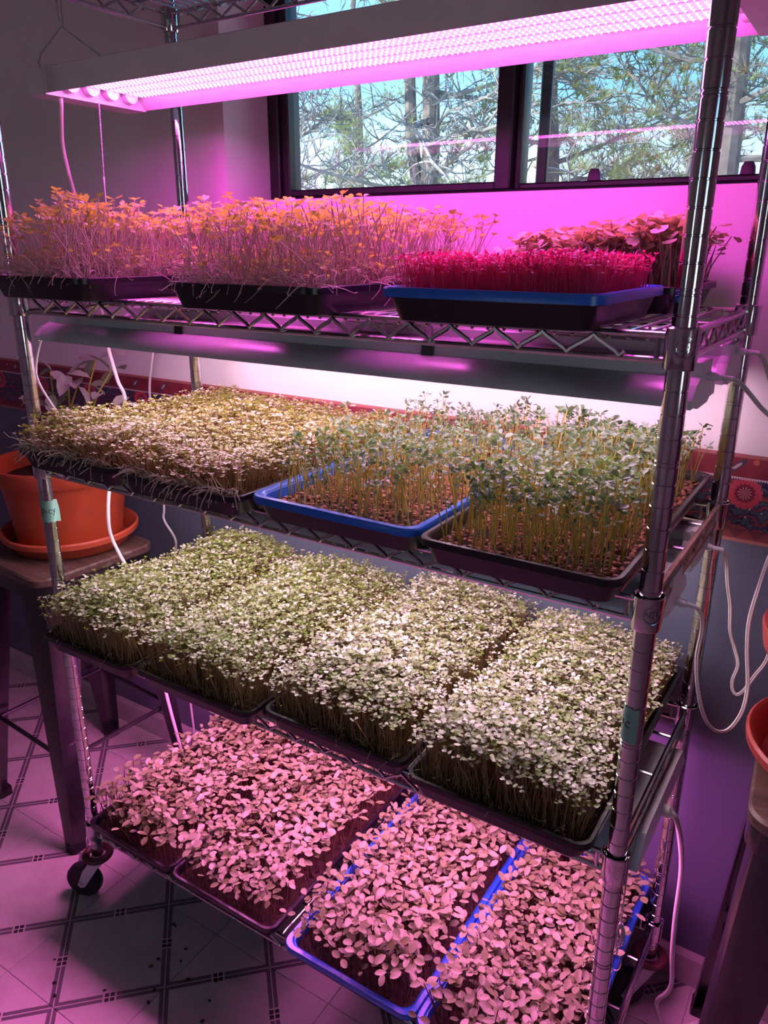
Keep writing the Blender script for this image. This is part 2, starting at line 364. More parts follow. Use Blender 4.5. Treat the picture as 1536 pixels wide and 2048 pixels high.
class MB:
    def __init__(s):
        s.v = []; s.f = []; s.m = []
    def face(s, idx, mi=0):
        s.f.append(tuple(idx)); s.m.append(mi)
    def add(s, vs, fs, mi=0):
        b = len(s.v); s.v.extend(tuple(v) for v in vs)
        for f in fs: s.f.append(tuple(b + i for i in f)); s.m.append(mi)
    def box(s, x0, x1, y0, y1, z0, z1, mi=0):
        vs = [(x, y, z) for z in (z0, z1) for y in (y0, y1) for x in (x0, x1)]
        s.add(vs, [(0, 2, 3, 1), (4, 5, 7, 6), (0, 1, 5, 4), (2, 6, 7, 3), (0, 4, 6, 2), (1, 3, 7, 5)], mi)
    def tube(s, pts, r, n=8, mi=0, caps=True, flat=None):
        """round bar along a polyline; r one radius or one per point; flat=(a,b) squashes the section"""
        pts = [Vector(p) for p in pts]
        k = len(pts); rs = r if isinstance(r, (list, tuple)) else [r] * k
        t0 = (pts[1] - pts[0]).normalized()
        up = Vector((0, 0, 1)) if abs(t0.z) < 0.9 else Vector((1, 0, 0))
        nrm = (up - t0 * up.dot(t0)).normalized()
        base = len(s.v)
        for i in range(k):
            if i == 0: t = t0
            elif i == k - 1: t = (pts[i] - pts[i - 1]).normalized()
            else:
                t = (pts[i + 1] - pts[i]).normalized() + (pts[i] - pts[i - 1]).normalized()
                t = t.normalized() if t.length > 1e-6 else (pts[i + 1] - pts[i]).normalized()
            nrm = nrm - t * nrm.dot(t)
            nrm = nrm.normalized() if nrm.length > 1e-6 else t.orthogonal().normalized()
            bn = t.cross(nrm)
            fa, fb = flat if flat else (1, 1)
            for j in range(n):
                a = 2 * PI * j / n
                s.v.append(tuple(pts[i] + nrm * (math.cos(a) * rs[i] * fa) + bn * (math.sin(a) * rs[i] * fb)))
        for i in range(k - 1):
            for j in range(n):
                a = base + i * n + j; b2 = base + i * n + (j + 1) % n
                s.face((a, b2, b2 + n, a + n), mi)
        if caps:
            s.face([base + j for j in range(n)][::-1], mi)
            s.face([base + (k - 1) * n + j for j in range(n)], mi)
    def lathe(s, prof, n=24, mi=0, c=(0, 0, 0), axis='z', close=False):
        base = len(s.v); k = len(prof)
        for (r, z) in prof:
            for j in range(n):
                a = 2 * PI * j / n
                x, y = r * math.cos(a), r * math.sin(a)
                p = (x, y, z) if axis == 'z' else ((z, x, y) if axis == 'x' else (x, z, y))
                s.v.append((p[0] + c[0], p[1] + c[1], p[2] + c[2]))
        rng = range(k if close else k - 1)
        for i in rng:
            i2 = (i + 1) % k
            for j in range(n):
                s.face((base + i * n + j, base + i * n + (j + 1) % n, base + i2 * n + (j + 1) % n, base + i2 * n + j), mi)
        if not close:
            if prof[0][0] > 1e-6: s.face([base + j for j in range(n)][::-1], mi)
            if prof[-1][0] > 1e-6: s.face([base + (k - 1) * n + j for j in range(n)], mi)
    def loft(s, rings, mi=0, cap0=True, cap1=True):
        base = len(s.v); n = len(rings[0])
        for r in rings: s.v.extend(tuple(p) for p in r)
        for i in range(len(rings) - 1):
            for j in range(n):
                a = base + i * n + j; b2 = base + i * n + (j + 1) % n
                s.face((a, b2, b2 + n, a + n), mi)
        if cap0: s.face([base + j for j in range(n)][::-1], mi)
        if cap1: s.face([base + (len(rings) - 1) * n + j for j in range(n)], mi)
    def extrude_x(s, prof, x0, x1, mi=0, closed=False, caps=False):
        """profile of (y,z) points swept along X"""
        n = len(prof); base = len(s.v)
        for x in (x0, x1):
            for (y, z) in prof: s.v.append((x, y, z))
        for j in range(n if closed else n - 1):
            j2 = (j + 1) % n
            s.face((base + j, base + n + j, base + n + j2, base + j2), mi)
        if caps:
            s.face([base + j for j in range(n)], mi); s.face([base + n + j for j in range(n)][::-1], mi)
    def mesh(s, name, mats, smooth=True, autos=35):
        me = bpy.data.meshes.new(name)
        me.from_pydata(s.v, [], s.f)
        for mt in (mats if isinstance(mats, (list, tuple)) else [mats]): me.materials.append(mt)
        me.polygons.foreach_set('material_index', s.m)
        me.validate()
        if smooth:
            me.polygons.foreach_set('use_smooth', [True] * len(me.polygons))
            try: me.set_sharp_from_angle(angle=math.radians(autos))
            except Exception: pass
        me.update()
        return me
    def build(s, name, mats, parent=None, loc=None, smooth=True):
        return link(name, s.mesh(name, mats, smooth), parent, loc)

def link(name, me, parent=None, loc=None, rot=None, scale=None):
    o = bpy.data.objects.new(name, me)
    COL.objects.link(o)
    if parent: o.parent = parent
    if loc is not None: o.location = loc
    if rot is not None: o.rotation_euler = rot
    if scale is not None: o.scale = scale
    return o

def smooth_path(pts, sub=5):
    """Catmull-Rom through the points"""
    P = [Vector(p) for p in pts]; out = []
    for i in range(len(P) - 1):
        p0 = P[max(i - 1, 0)]; p1 = P[i]; p2 = P[i + 1]; p3 = P[min(i + 2, len(P) - 1)]
        for k in range(sub):
            t = k / sub
            out.append(0.5 * ((2 * p1) + (p2 - p0) * t + (2 * p0 - 5 * p1 + 4 * p2 - p3) * t * t + (3 * p1 - p0 - 3 * p2 + p3) * t ** 3))
    out.append(P[-1])
    return out

def rrect(hx, hy, r, z, n=4, cx=0, cy=0):
    pts = []
    for (sx, sy, a0) in ((1, 1, 0), (-1, 1, PI / 2), (-1, -1, PI), (1, -1, 3 * PI / 2)):
        for k in range(n + 1):
            a = a0 + PI / 2 * k / n
            pts.append((cx + sx * (hx - r) + r * math.cos(a), cy + sy * (hy - r) + r * math.sin(a), z))
    return pts

# ------------------------------------------------------------------ the rack's frame of reference (metres, floor z = 0)
W, D = 1.1356, 0.4132                       # post centres: (0,0) (W,0) (0,D) (W,D)
SH = [1.885, 1.3643, 1.0645, 0.6958, 0.2127]   # tops of the collars, top shelf first
TOPZ = [h - 0.006 for h in SH]              # surface the trays stand on
WALL_Y = 0.512

# ================================================================== THE SETTING
RX0, RX1, RY0, CEIL = -2.4, 3.3, -3.4, 2.45
OX0, OX1, OZ0, OZ1 = 0.036, 1.215, 1.535, 2.06     # window opening
WD = 0.24                                          # wall thickness

mb = MB()
mb.box(RX0, RX1, WALL_Y, WALL_Y + WD, -0.1, 1.046, 1)
mb.box(RX0, RX1, WALL_Y, WALL_Y + WD, 1.046, OZ0, 0)
mb.box(RX0, OX0, WALL_Y, WALL_Y + WD, OZ0, OZ1, 0)
mb.box(OX1, RX1, WALL_Y, WALL_Y + WD, OZ0, OZ1, 0)
mb.box(RX0, RX1, WALL_Y, WALL_Y + WD, OZ1, CEIL, 0)
wall_back = props(mb.build('wall_back', [M['plaster'], M['slate']], smooth=False), 'white plaster wall above slate blue paint, behind the wire rack', kind='structure')

mb = MB(); mb.box(RX0 - 0.2, RX0, RY0 - 0.2, WALL_Y + WD, -0.1, CEIL)
props(mb.build('wall_left', M['plaster'], smooth=False), 'plain plaster side wall beyond the planter', kind='structure')
mb = MB()
fy0, fy1, fz0, fz1 = -2.2, -1.0, 0.80, 2.05
mb.box(RX1, RX1 + 0.2, RY0 - 0.2, fy0, -0.1, CEIL); mb.box(RX1, RX1 + 0.2, fy1, WALL_Y + WD, -0.1, CEIL)
mb.box(RX1, RX1 + 0.2, fy0, fy1, -0.1, fz0); mb.box(RX1, RX1 + 0.2, fy0, fy1, fz1, CEIL)
props(mb.build('wall_right', M['plaster'], smooth=False), 'plain plaster side wall with a second window', kind='structure')
gx0, gx1, gz0, gz1 = -0.55, 0.20, 1.2, 1.9  # opening for the added window that brings in frontal fill light
mb = MB()
mb.box(RX0 - 0.2, gx0, RY0 - 0.2, RY0, -0.1, CEIL); mb.box(gx1, RX1 + 0.2, RY0 - 0.2, RY0, -0.1, CEIL)
mb.box(gx0, gx1, RY0 - 0.2, RY0, -0.1, gz0); mb.box(gx0, gx1, RY0 - 0.2, RY0, gz1, CEIL)
props(mb.build('wall_front', M['plaster'], smooth=False), 'plain plaster wall with an added fill window, facing the rack', kind='structure')
mb = MB(); mb.box(RX0 - 0.2, RX1 + 0.2, RY0 - 0.2, WALL_Y + WD, CEIL, CEIL + 0.15)
props(mb.build('ceiling', M['ceiling'], smooth=False), 'plain white ceiling above the rack', kind='structure')
mb = MB(); mb.box(RX0 - 0.2, RX1 + 0.2, RY0 - 0.2, WALL_Y + 0.02, -0.10, -0.003)
floor = props(mb.build('floor', M['vinyl'], smooth=False), 'pale vinyl tile floor with dark double line lozenges', kind='structure')
# tiles, each with a hairline joint
def tile_mesh(wx, wy):
    mb = MB(); g = 0.0006; c = 0.0012
    mb.loft([rrect(wx / 2 - g, wy / 2 - g, 0.0004, -0.004, 1), rrect(wx / 2 - g, wy / 2 - g, 0.0004, -0.0006, 1), rrect(wx / 2 - g - c, wy / 2 - g - c, 0.0004, 0.0, 1)])
    return mb.mesh('tile', M['vinyl'], False)
full_tile = tile_mesh(TILE, TILE)
cut_h = WALL_Y - (TY0 + TILE)
cut_tile = tile_mesh(TILE, cut_h)
for i in range(-5, 8):
    for j in range(-4, 2):
        x = TX0 + (i + 0.5) * TILE
        if j < 1: link('tile', full_tile, floor, (x, TY0 + (j + 0.5) * TILE, 0))
        else: link('tile', cut_tile, floor, (x, TY0 + TILE + cut_h / 2, 0))

# skirting and wallpaper border
mb = MB()
mb.extrude_x([(WALL_Y, 0.078), (WALL_Y - 0.004, 0.078), (WALL_Y - 0.010, 0.066), (WALL_Y - 0.012, 0.0), (WALL_Y, 0.0)], RX0, RX1, closed=True, caps=True)
props(mb.build('baseboard_back', M['baseboard'], smooth=False), 'low baseboard along the slate wall', kind='structure')
mb = MB(); mb.box(RX0, RX1, WALL_Y - 0.0012, WALL_Y + 0.001, 0.970, 1.122)
props(mb.build('trim_1', M['border'], smooth=False), 'red and navy paisley wallpaper border', kind='structure')

# the window
FY = 0.655
win = bpy.data.objects.new('window_1', None); COL.objects.link(win); win.location = (0, FY, OZ0)
props(win, 'black framed sliding window with pine trees outside', kind='structure')
def wbox(name, x0, x1, y0, y1, z0, z1, mat, bev=0.003):
    mb = MB()
    mb.loft([rrect((x1 - x0) / 2 - bev, (z1 - z0) / 2 - bev, 0.002, 0, 2, (x0 + x1) / 2, (z0 + z1) / 2), rrect((x1 - x0) / 2, (z1 - z0) / 2, 0.003, bev, 2, (x0 + x1) / 2, (z0 + z1) / 2), rrect((x1 - x0) / 2, (z1 - z0) / 2, 0.003, y1 - y0, 2, (x0 + x1) / 2, (z0 + z1) / 2)])
    mb.v = [(x, y0 - FY + z, y - OZ0) for (x, y, z) in mb.v]
    mb.f = [f[::-1] for f in mb.f]
    return mb.build(name, mat, win)
wbox('frame_jamb', OX0, OX0 + 0.030, FY, FY + 0.08, OZ0 - 0.01, OZ1, M['frame_black'])
wbox('frame_jamb', OX1 - 0.030, OX1, FY, FY + 0.08, OZ0 - 0.01, OZ1, M['frame_black'])
wbox('frame_sill', OX0 + 0.03, OX1 - 0.03, FY - 0.004, FY + 0.08, OZ0 - 0.01, OZ0 + 0.014, M['frame_black'])
wbox('frame_head', OX0 + 0.03, OX1 - 0.03, FY, FY + 0.08, OZ1 - 0.03, OZ1, M['frame_black'])
wbox('mullion', 0.606, 0.640, FY + 0.002, FY + 0.06, OZ0 + 0.014, OZ1 - 0.03, M['frame_black'])
# fixed left sash
wbox('sash', OX0 + 0.03, OX0 + 0.052, FY + 0.010, FY + 0.05, OZ0 + 0.014, OZ1 - 0.03, M['frame_black'])
wbox('sash', OX0 + 0.052, 0.606, FY + 0.010, FY + 0.05, OZ0 + 0.014, OZ0 + 0.030, M['frame_black'])
# sliding right sash behind the mullion
wbox('sash', 0.640, 0.652, FY + 0.022, FY + 0.06, OZ0 + 0.014, OZ1 - 0.03, M['frame_black'])
wbox('sash', 0.652, OX1 - 0.03, FY + 0.022, FY + 0.06, OZ0 + 0.014, OZ0 + 0.026, M['frame_black'])
wbox('screen_rail', 0.668, 0.690, FY + 0.062, FY + 0.074, OZ0 + 0.026, OZ1 - 0.03, M['frame_black'])
mb = MB(); mb.box(OX0 + 0.05, 0.608, 0.028, 0.032, 0.028, OZ1 - OZ0 - 0.028)
mb.build('pane', M['glass'], win, smooth=False)
mb = MB(); mb.box(0.65, OX1 - 0.028, 0.040, 0.044, 0.024, OZ1 - OZ0 - 0.028)
mb.build('pane', M['glass'], win, smooth=False)
mb = MB(); mb.add([(0.67, 0.068, 0.02), (OX1 - 0.03, 0.068, 0.02), (OX1 - 0.03, 0.068, OZ1 - OZ0 - 0.03), (0.67, 0.068, OZ1 - OZ0 - 0.03)], [(0, 1, 2, 3)])
mb.build('insect_screen', M['screen'], win, smooth=False)
for lx in (0.80, 1.065):
    mb = MB()
    mb.loft([rrect(0.012, 0.006, 0.002, 0.0, 2), rrect(0.011, 0.005, 0.002, 0.012, 2), rrect(0.007, 0.004, 0.002, 0.020, 2)])
    mb.build('latch', M['frame_black'], win, (lx, 0.028, 0.026))
# flaked paint along the sill
for (x, w2, h2) in ((0.345, 0.03, 0.004), (0.71, 0.05, 0.004), (0.79, 0.012, 0.007), (1.05, 0.05, 0.009), (0.06, 0.012, 0.005)):
    mb = MB(); k = 9
    top = [(x + w2 * (i / (k - 1) - 0.5), random.uniform(0.35, 1.0) * h2 * math.sin(PI * (i + 0.6) / (k + 0.2))) for i in range(k)]
    mb.loft([[(a, -0.0062, -0.0005) for a, b2 in top] + [(a, -0.0062, b2) for a, b2 in top[::-1]], [(a, -0.0045, -0.0005) for a, b2 in top] + [(a, -0.0045, b2) for a, b2 in top[::-1]]])
    mb.build('paint_flake', M['flake'], win, (0, 0, 0.0), smooth=False)

# the second window on the side wall: frame and panes
win2 = bpy.data.objects.new('window_2', None); COL.objects.link(win2); win2.location = (RX1, (fy0 + fy1) / 2, fz0)
props(win2, 'plain side window lighting the room', kind='structure')
def w2box(name, y0, y1, z0, z1, x0=0.06, x1=0.12, mat=None):
    mb = MB(); mb.box(x0, x1, y0 - (fy0 + fy1) / 2, y1 - (fy0 + fy1) / 2, z0 - fz0, z1 - fz0)
    mb.build(name, mat or M['frame_black'], win2, smooth=False)
for a in (fy0, (fy0 + fy1) / 2 - 0.02, fy1 - 0.04): w2box('frame_upright', a, a + 0.04, fz0, fz1)
w2box('frame_rail', fy0, fy1, fz0, fz0 + 0.04); w2box('frame_rail', fy0, fy1, fz1 - 0.04, fz1)
w2box('pane', fy0 + 0.04, fy1 - 0.04, fz0 + 0.04, fz1 - 0.04, 0.088, 0.092, M['glass'])

win_fill = bpy.data.objects.new('window_fill', None); COL.objects.link(win_fill); win_fill.location = ((gx0 + gx1) / 2, RY0, gz0)  # unseen window, added to brighten the front faces of the rack
props(win_fill, 'unseen window added across the room as fill light for the rack', kind='structure')
hw3 = (gx1 - gx0) / 2; hh3 = gz1 - gz0
for nm, b6, mt in (('frame_upright', (-hw3, -hw3 + 0.04, -0.12, -0.06, 0, hh3), 'frame_black'), ('frame_upright', (-0.02, 0.02, -0.12, -0.06, 0.04, hh3 - 0.04), 'frame_black'), ('frame_upright', (hw3 - 0.04, hw3, -0.12, -0.06, 0, hh3), 'frame_black'), ('frame_rail', (-hw3 + 0.04, hw3 - 0.04, -0.12, -0.06, 0, 0.04), 'frame_black'), ('frame_rail', (-hw3 + 0.04, hw3 - 0.04, -0.12, -0.06, hh3 - 0.04, hh3), 'frame_black'), ('pane', (-hw3 + 0.04, hw3 - 0.04, -0.092, -0.088, 0.04, hh3 - 0.04), 'glass')):
    mb = MB(); mb.box(*b6); mb.build(nm, M[mt], win_fill, smooth=False)

# ================================================================== THE WIRE RACK
rack = empty('wire_rack', (0, 0, 0), 'chrome five shelf wire rack on casters holding the seedling trays', 'rack')
# posts with a groove every inch and a double groove every seventh
prof = [(0.0, 0.125), (0.0127, 0.125)]
G0 = 1.4784
gl = []
for i in range(-19, 54):
    z = G0 - i * 0.0254
    gl.append(z)
    if (i - 3) % 7 == 0: gl.append(z - 0.005)
for z in sorted(gl):
    if z < 0.14 or z > 1.935: continue
    prof += [(0.0127, z - 0.0013), (0.0117, z - 0.0007), (0.0117, z + 0.0007), (0.0127, z + 0.0013)]
prof += [(0.0127, 1.945), (0.011, 1.95), (0.0, 1.95)]
mb = MB(); mb.lathe(prof, 20)
post_me = mb.mesh('post', M['chrome'], True, 20)
for (x, y) in ((0, 0), (W, 0), (0, D), (W, D)): link('post', post_me, rack, (x, y, 0))

# lettering helpers ------------------------------------------------
def text_polys(txt, size):
    cu = bpy.data.curves.new('lettering', 'FONT'); cu.body = txt; cu.size = size; cu.align_x = 'CENTER'; cu.align_y = 'CENTER'; cu.resolution_u = 2
    ob = bpy.data.objects.new('lettering', cu); COL.objects.link(ob)
    dg = bpy.context.evaluated_depsgraph_get()
    me = bpy.data.meshes.new_from_object(ob.evaluated_get(dg))
    vs = [tuple(v.co) for v in me.vertices]; fs = [tuple(p.vertices) for p in me.polygons]
    bpy.data.objects.remove(ob); bpy.data.meshes.remove(me); bpy.data.curves.remove(cu)
    return vs, fs

def on_cyl(u, w, r, a0):
    a = a0 + u / r
    return (r * math.cos(a), r * math.sin(a), w)

def collar_mesh(mark=None):
    mb = MB()
    mb.lathe([(0.0128, -0.042), (0.0162, -0.042), (0.0168, -0.040), (0.0172, -0.020), (0.0180, -0.002), (0.0182, 0.0), (0.0166, 0.0012), (0.0150, 0.0), (0.0132, -0.006)], 28)
    if mark:
        rot, a0 = mark
        vs, fs = text_polys('NSF', 0.0125)
        R2 = 0.0184
        out = []
        for (x, y, z) in vs:
            if rot: x, y = -y, x
            out.append(on_cyl(x, y - 0.019, R2, a0))
        mb.add(out, fs)
        ring = [on_cyl(0.0105 * math.cos(t), 0.0105 * math.sin(t) - 0.019, R2 - 0.0001, a0) for t in [2 * PI * k / 20 for k in range(21)]]
        mb.tube(ring, 0.0006, 4)
    return mb.mesh('collar', M['chrome'], True, 30)
collar_plain = collar_mesh()
AF = math.atan2(CAM.y, CAM.x - W)          # the way the near post faces
collar_s1 = collar_mesh((True, AF + 0.25)); collar_s2 = collar_mesh((False, AF + 0.35))

def arc_bar(mb, p, q, r, n=8): mb.tube([p, q], r, n)

def zig(mb, p0, p1, z0, z1, period, r, m0=0.05):
    """bent wire between two rails from p0 to p1 (xy), z0 low rail, z1 high rail"""
    p0 = Vector((*p0, 0)); p1 = Vector((*p1, 0)); L = (p1 - p0).length; d = (p1 - p0).normalized()
    s = m0; pts = []; up = True
    while s < L - m0 + 1e-6:
        zc = z1 if up else z0
        zi = zc - 0.004 if up else zc + 0.004
        a = p0 + d * (s - 0.0045); c = p0 + d * s; b = p0 + d * (s + 0.0045)
        pts += [Vector((a.x, a.y, zi)), Vector((c.x, c.y, zc)), Vector((b.x, b.y, zi))]
        s += period / 2; up = not up
    mb.tube(pts, r, 6)

wire_len = D
wire_me = {}
def wire_mesh(mat):
    if mat.name in wire_me: return wire_me[mat.name]
    mb = MB(); mb.tube([(0, -0.001, -0.010), (0, 0.004, -0.0036), (0, 0.012, -0.0022), (0, D - 0.012, -0.0022), (0, D - 0.004, -0.0036), (0, D + 0.001, -0.010)], 0.0020, 6)
    wire_me[mat.name] = mb.mesh('wire', mat)
    return wire_me[mat.name]
RT, RB = -0.0085, -0.0345     # centre heights of the rails below the collar top
for si, h in enumerate(SH):
    mat = M['chrome_wire']; smat = M['rusty_wire'] if si == 2 else M['chrome_wire']
    mb = MB()
    for y in (0, D):
        for zz in (RT, RB): mb.tube([(0.015, y, zz), (W - 0.015, y, zz)], 0.0036, 8)
        for x in (0.024, W - 0.024): mb.tube([(x, y, RT), (x, y, RB)], 0.0030, 8)
    for x in (0, W):
        for zz in (RT, RB): mb.tube([(x, 0.015, zz), (x, D - 0.015, zz)], 0.0044, 8, 1)
    sh = mb.build('shelf', [mat, smat], rack, (0, 0, h))
    for y in (0, D):
        mb = MB(); zig(mb, (0, y - (0.004 if y == 0 else -0.004)), (W, y - (0.004 if y == 0 else -0.004)), RB + 0.003, RT - 0.003, 0.0585, 0.0028)
        mb.build('truss', mat, sh)
    for x in (0, W):
        mb = MB(); zig(mb, (x, 0), (x, D), RB + 0.003, RT - 0.003, 0.0585, 0.0028)
        mb.build('truss', smat, sh)
    for k in range(53):
        link('wire', wire_mesh(smat if si == 2 and k > 49 else mat), sh, (0.035 + k * (W - 0.07) / 52, 0, -0.0042))
    for y in (0.085, 0.20, 0.315):
        mb = MB(); mb.tube([(0.004, y, -0.0118), (W - 0.004, y, -0.0118)], 0.0026, 6); mb.build('cross_wire', mat, sh)
    for (x, y) in ((0, 0), (W, 0), (0, D), (W, D)):
        me = collar_plain
        if (x, y) == (W, 0) and si == 1: me = collar_s1
        if (x, y) == (W, 0) and si == 2: me = collar_s2
        link('collar', me, sh, (x, y, 0))

def caster(x, y, ang):
    mb = MB()
    dx, dy = math.cos(ang), math.sin(ang)
    mb.lathe([(0, 0.14), (0.010, 0.14), (0.010, 0.118), (0.017, 0.116), (0.019, 0.106), (0.012, 0.103), (0, 0.103)], 16)
    # forked cheeks from the swivel down to the axle
    for s in (-1, 1):
        off = Vector((-dy, dx, 0)) * (0.0165 * s); th = Vector((-dy, dx, 0)) * 0.0012
        cor = [(-0.012, 0.106), (0.016, 0.106), (0.034, 0.080), (0.052, 0.036), (0.044, 0.030), (0.034, 0.034), (0.004, 0.080)]
        rings = [[Vector((dx * a, dy * a, z)) + off + th * k for a, z in cor] for k in (-1, 1)]
        mb.loft(rings)
    mb.loft([[Vector((dx * a, dy * a, z)) + Vector((-dy, dx, 0)) * b2 for a, b2 in ((-0.014, -0.018), (0.018, -0.018), (0.018, 0.018), (-0.014, 0.018))] for z in (0.1035, 0.1065)])
    c = mb.build('caster', M['white_metal'], rack, (x, y, 0))
    mb = MB(); R = 0.0425; ax = Vector((-dy, dx, 0)); ct = Vector((dx * 0.043, dy * 0.043, R))
    prof = [(0.008, -0.0135), (0.026, -0.0135), (0.030, -0.0125), (0.036, -0.0135), (R - 0.002, -0.011), (R, -0.006), (R, 0.006), (R - 0.002, 0.011), (0.036, 0.0135), (0.030, 0.0125), (0.026, 0.0135), (0.008, 0.0135)]
    rings = []
    e1 = Vector((dx, dy, 0)); e2 = Vector((0, 0, 1))
    for (r, w2) in prof: rings.append([ct + ax * w2 + e1 * (r * math.cos(2 * PI * k / 28)) + e2 * (r * math.sin(2 * PI * k / 28)) for k in range(28)])
    mb.loft(rings); mb.build('wheel', M['rubber'], c)
    mb = MB(); mb.tube([ct - ax * 0.020, ct + ax * 0.020], 0.006, 10); mb.build('axle', M['chrome'], c)
    mb = MB(); k = 24
    mb.lathe([(0.017 + 0.009 + 0.009 * math.cos(t), 0.123 + 0.007 * math.sin(t)) for t in [2 * PI * q / 8 for q in range(8)]], k, close=True)
    mb.build('bumper', M['bumper'], c)
caster(0, 0, math.radians(200)); caster(W, 0, math.radians(330)); caster(0, D, math.radians(150)); caster(W, D, math.radians(215))

# ================================================================== LAMPS
def cord_mesh(mb, pts, r=0.0028, twin=True):
    P = smooth_path(pts, 6)
    if twin:
        for s in (-1, 1):
            q = []
            for i, p in enumerate(P):
                t = (P[min(i + 1, len(P) - 1)] - P[max(i - 1, 0)]).normalized()
                side = t.cross(Vector((0, 1, 0.25)).normalized())
                side = side.normalized() if side.length > 1e-4 else Vector((1, 0, 0))
                q.append(p + side * (s * r * 0.85))
            mb.tube(q, r, 7)
    else: mb.tube(P, r, 10)

def local(pts, o):
    l = o.location
    return [(p[0] - l[0], p[1] - l[1], p[2] - l[2]) for p in pts]

# --- hanging LED grow light under the top shelf
LX0, LX1, LY0, LY1, LZ = -0.052, 1.160, 0.113, 0.335, 1.694
led = empty('grow_light', (0.55, 0.22, LZ), 'long hanging grow light with glowing magenta diode rows below the top shelf', 'grow light', 'grow lights in the rack')
lx0, lx1, ly0, ly1 = LX0 - 0.55, LX1 - 0.55, LY0 - 0.22, LY1 - 0.22
mb = MB()
t = 0.0015
outer = [(ly0, 0.0), (ly0, 0.040), (ly0 + 0.02, 0.047), (ly1 - 0.02, 0.047), (ly1, 0.040), (ly1, 0.0)]
inner = [(ly1 - t, 0.0), (ly1 - 0.030, 0.034), (ly0 + 0.030, 0.034), (ly0 + t, 0.0)]
mb.extrude_x(outer + inner, lx0 + 0.045, lx1 - 0.045, closed=True, caps=True)
mb.build('housing', M['white_metal'], led, smooth=False)
for (a, b2) in ((lx0, lx0 + 0.048), (lx1 - 0.048, lx1)):
    mb = MB()
    mb.loft([[(x, y, z) for (y, z) in ((ly0 - 0.001, -0.002), (ly1 + 0.001, -0.002), (ly1 + 0.001, 0.041), (ly1 - 0.02, 0.048), (ly0 + 0.02, 0.048), (ly0 - 0.001, 0.041))] for x in (a, b2)])
    mb.f = [f[::-1] for f in mb.f]
    mb.build('end_cap', M['white_metal'], led, smooth=False)
M['led_strip'] = emit('led_strip', TOP_COL, TOP_L)
def m_bead():
    m, nt, b = new_mat('led_bead'); nt.nodes.remove(b)
    a = nt.nodes.new('ShaderNodeAttribute'); a.attribute_name = 'tint'
    c = ramp(nt, a.outputs['Fac'], [(0.0, (1.0, 0.10, 0.25)), (0.12, (1.0, 0.40, 0.85)), (0.75, (1.0, 0.55, 0.95)), (0.97, (0.45, 0.60, 1.0))])
    e = nt.nodes.new('ShaderNodeEmission'); nt.links.new(c, e.inputs[0]); e.inputs[1].default_value = 22.0
    nt.links.new(e.outputs[0], nt.nodes['Material Output'].inputs[0])
    return m
M['led_bead'] = m_bead()
NB = 110
for k in range(4):
    yc = ly0 + 0.045 + k * (ly1 - ly0 - 0.09) / 3
    mb = MB(); mb.box(lx0 + 0.062, lx1 - 0.062, yc - 0.0195, yc + 0.0195, 0.020, 0.030)
    tube = mb.build('led_tube', M['white_metal'], led, smooth=False)
    mb = MB(); mb.add([(lx0 + 0.064, yc - 0.019, 0.0193), (lx1 - 0.064, yc - 0.019, 0.0193), (lx1 - 0.064, yc + 0.019, 0.0193), (lx0 + 0.064, yc + 0.019, 0.0193)], [(0, 3, 2, 1)])
    mb.build('light_strip', M['led_strip'], tube, smooth=False)
    mb = MB(); tints = []
    for row in (-0.013, 0.0, 0.013):
        for i in range(NB):
            x = lx0 + 0.07 + (lx1 - lx0 - 0.14) * (i + 0.5) / NB
            y = yc + row; r = 0.0022
            mb.add([(x - r, y, 0.0190), (x, y - r, 0.0190), (x + r, y, 0.0190), (x, y + r, 0.0172)], [(0, 1, 3), (1, 2, 3)])
            tv = random.random(); tints += [tv] * 4
    me = mb.mesh('led_beads', M['led_bead'], False)
    at = me.attributes.new('tint', 'FLOAT', 'POINT'); at.data.foreach_set('value', tints)
    props(link('led_beads', me, tube), kind='stuff')
    for xs in (lx0 + 0.055, lx1 - 0.055):
        mb = MB(); mb.lathe([(0.0, -0.008), (0.013, -0.008), (0.015, -0.004), (0.015, 0.008), (0, 0.008)], 14, axis='x', c=(xs, yc, 0.020))
        mb.build('socket', M['white_plastic'], led)
# wire hanger, pull chain and power lead
for xs in (-0.01 - 0.55, 1.115 - 0.55):
    mb = MB()
    mb.tube([(xs, ly0 + 0.001, 0.036), (xs, ly0 - 0.004, 0.046), (xs, ly0 + 0.004, 0.062), (xs, -0.055, 0.112)], 0.0016, 6)
    mb.tube([(xs, 0.11, 0.04), (xs, 0.102, 0.05), (xs, -0.055, 0.112)], 0.0016, 6)
    mb.tube([(xs, -0.055, 0.110), (xs - 0.002, -0.058, 0.130), (xs - 0.003, -0.058, 0.176), (xs - 0.003, -0.05, 0.183), (xs - 0.003, -0.042, 0.176)], 0.0016, 6)
    mb.tube([(xs + 0.004, -0.055, 0.111), (xs + 0.004, -0.054, 0.150), (xs + 0.003, -0.05, 0.183)], 0.0013, 6)
    mb.build('hanger', M['chrome_wire'], led)
mb = MB()
x0, y0 = 0.025 - 0.55, 0.20 - 0.22
for i in range(52):
    z = -0.003 - i * 0.00245
    mb.lathe([(0, z), (0.0013, z - 0.0005), (0.0013, z - 0.0015), (0, z - 0.002)], 6, c=(x0 - i * 0.0004, y0 + i * 0.0002, 0))
mb.lathe([(0, -0.128), (0.002, -0.129), (0.0016, -0.142), (0, -0.143)], 8, c=(x0 - 0.021, y0 + 0.01, 0))
mb.tube([(x0 - 0.021, y0 + 0.01, -0.14), (x0 - 0.026, y0 + 0.012, -0.235)], 0.0011, 6)
mb.build('pull_chain', M['white_metal'], led)
mb = MB()
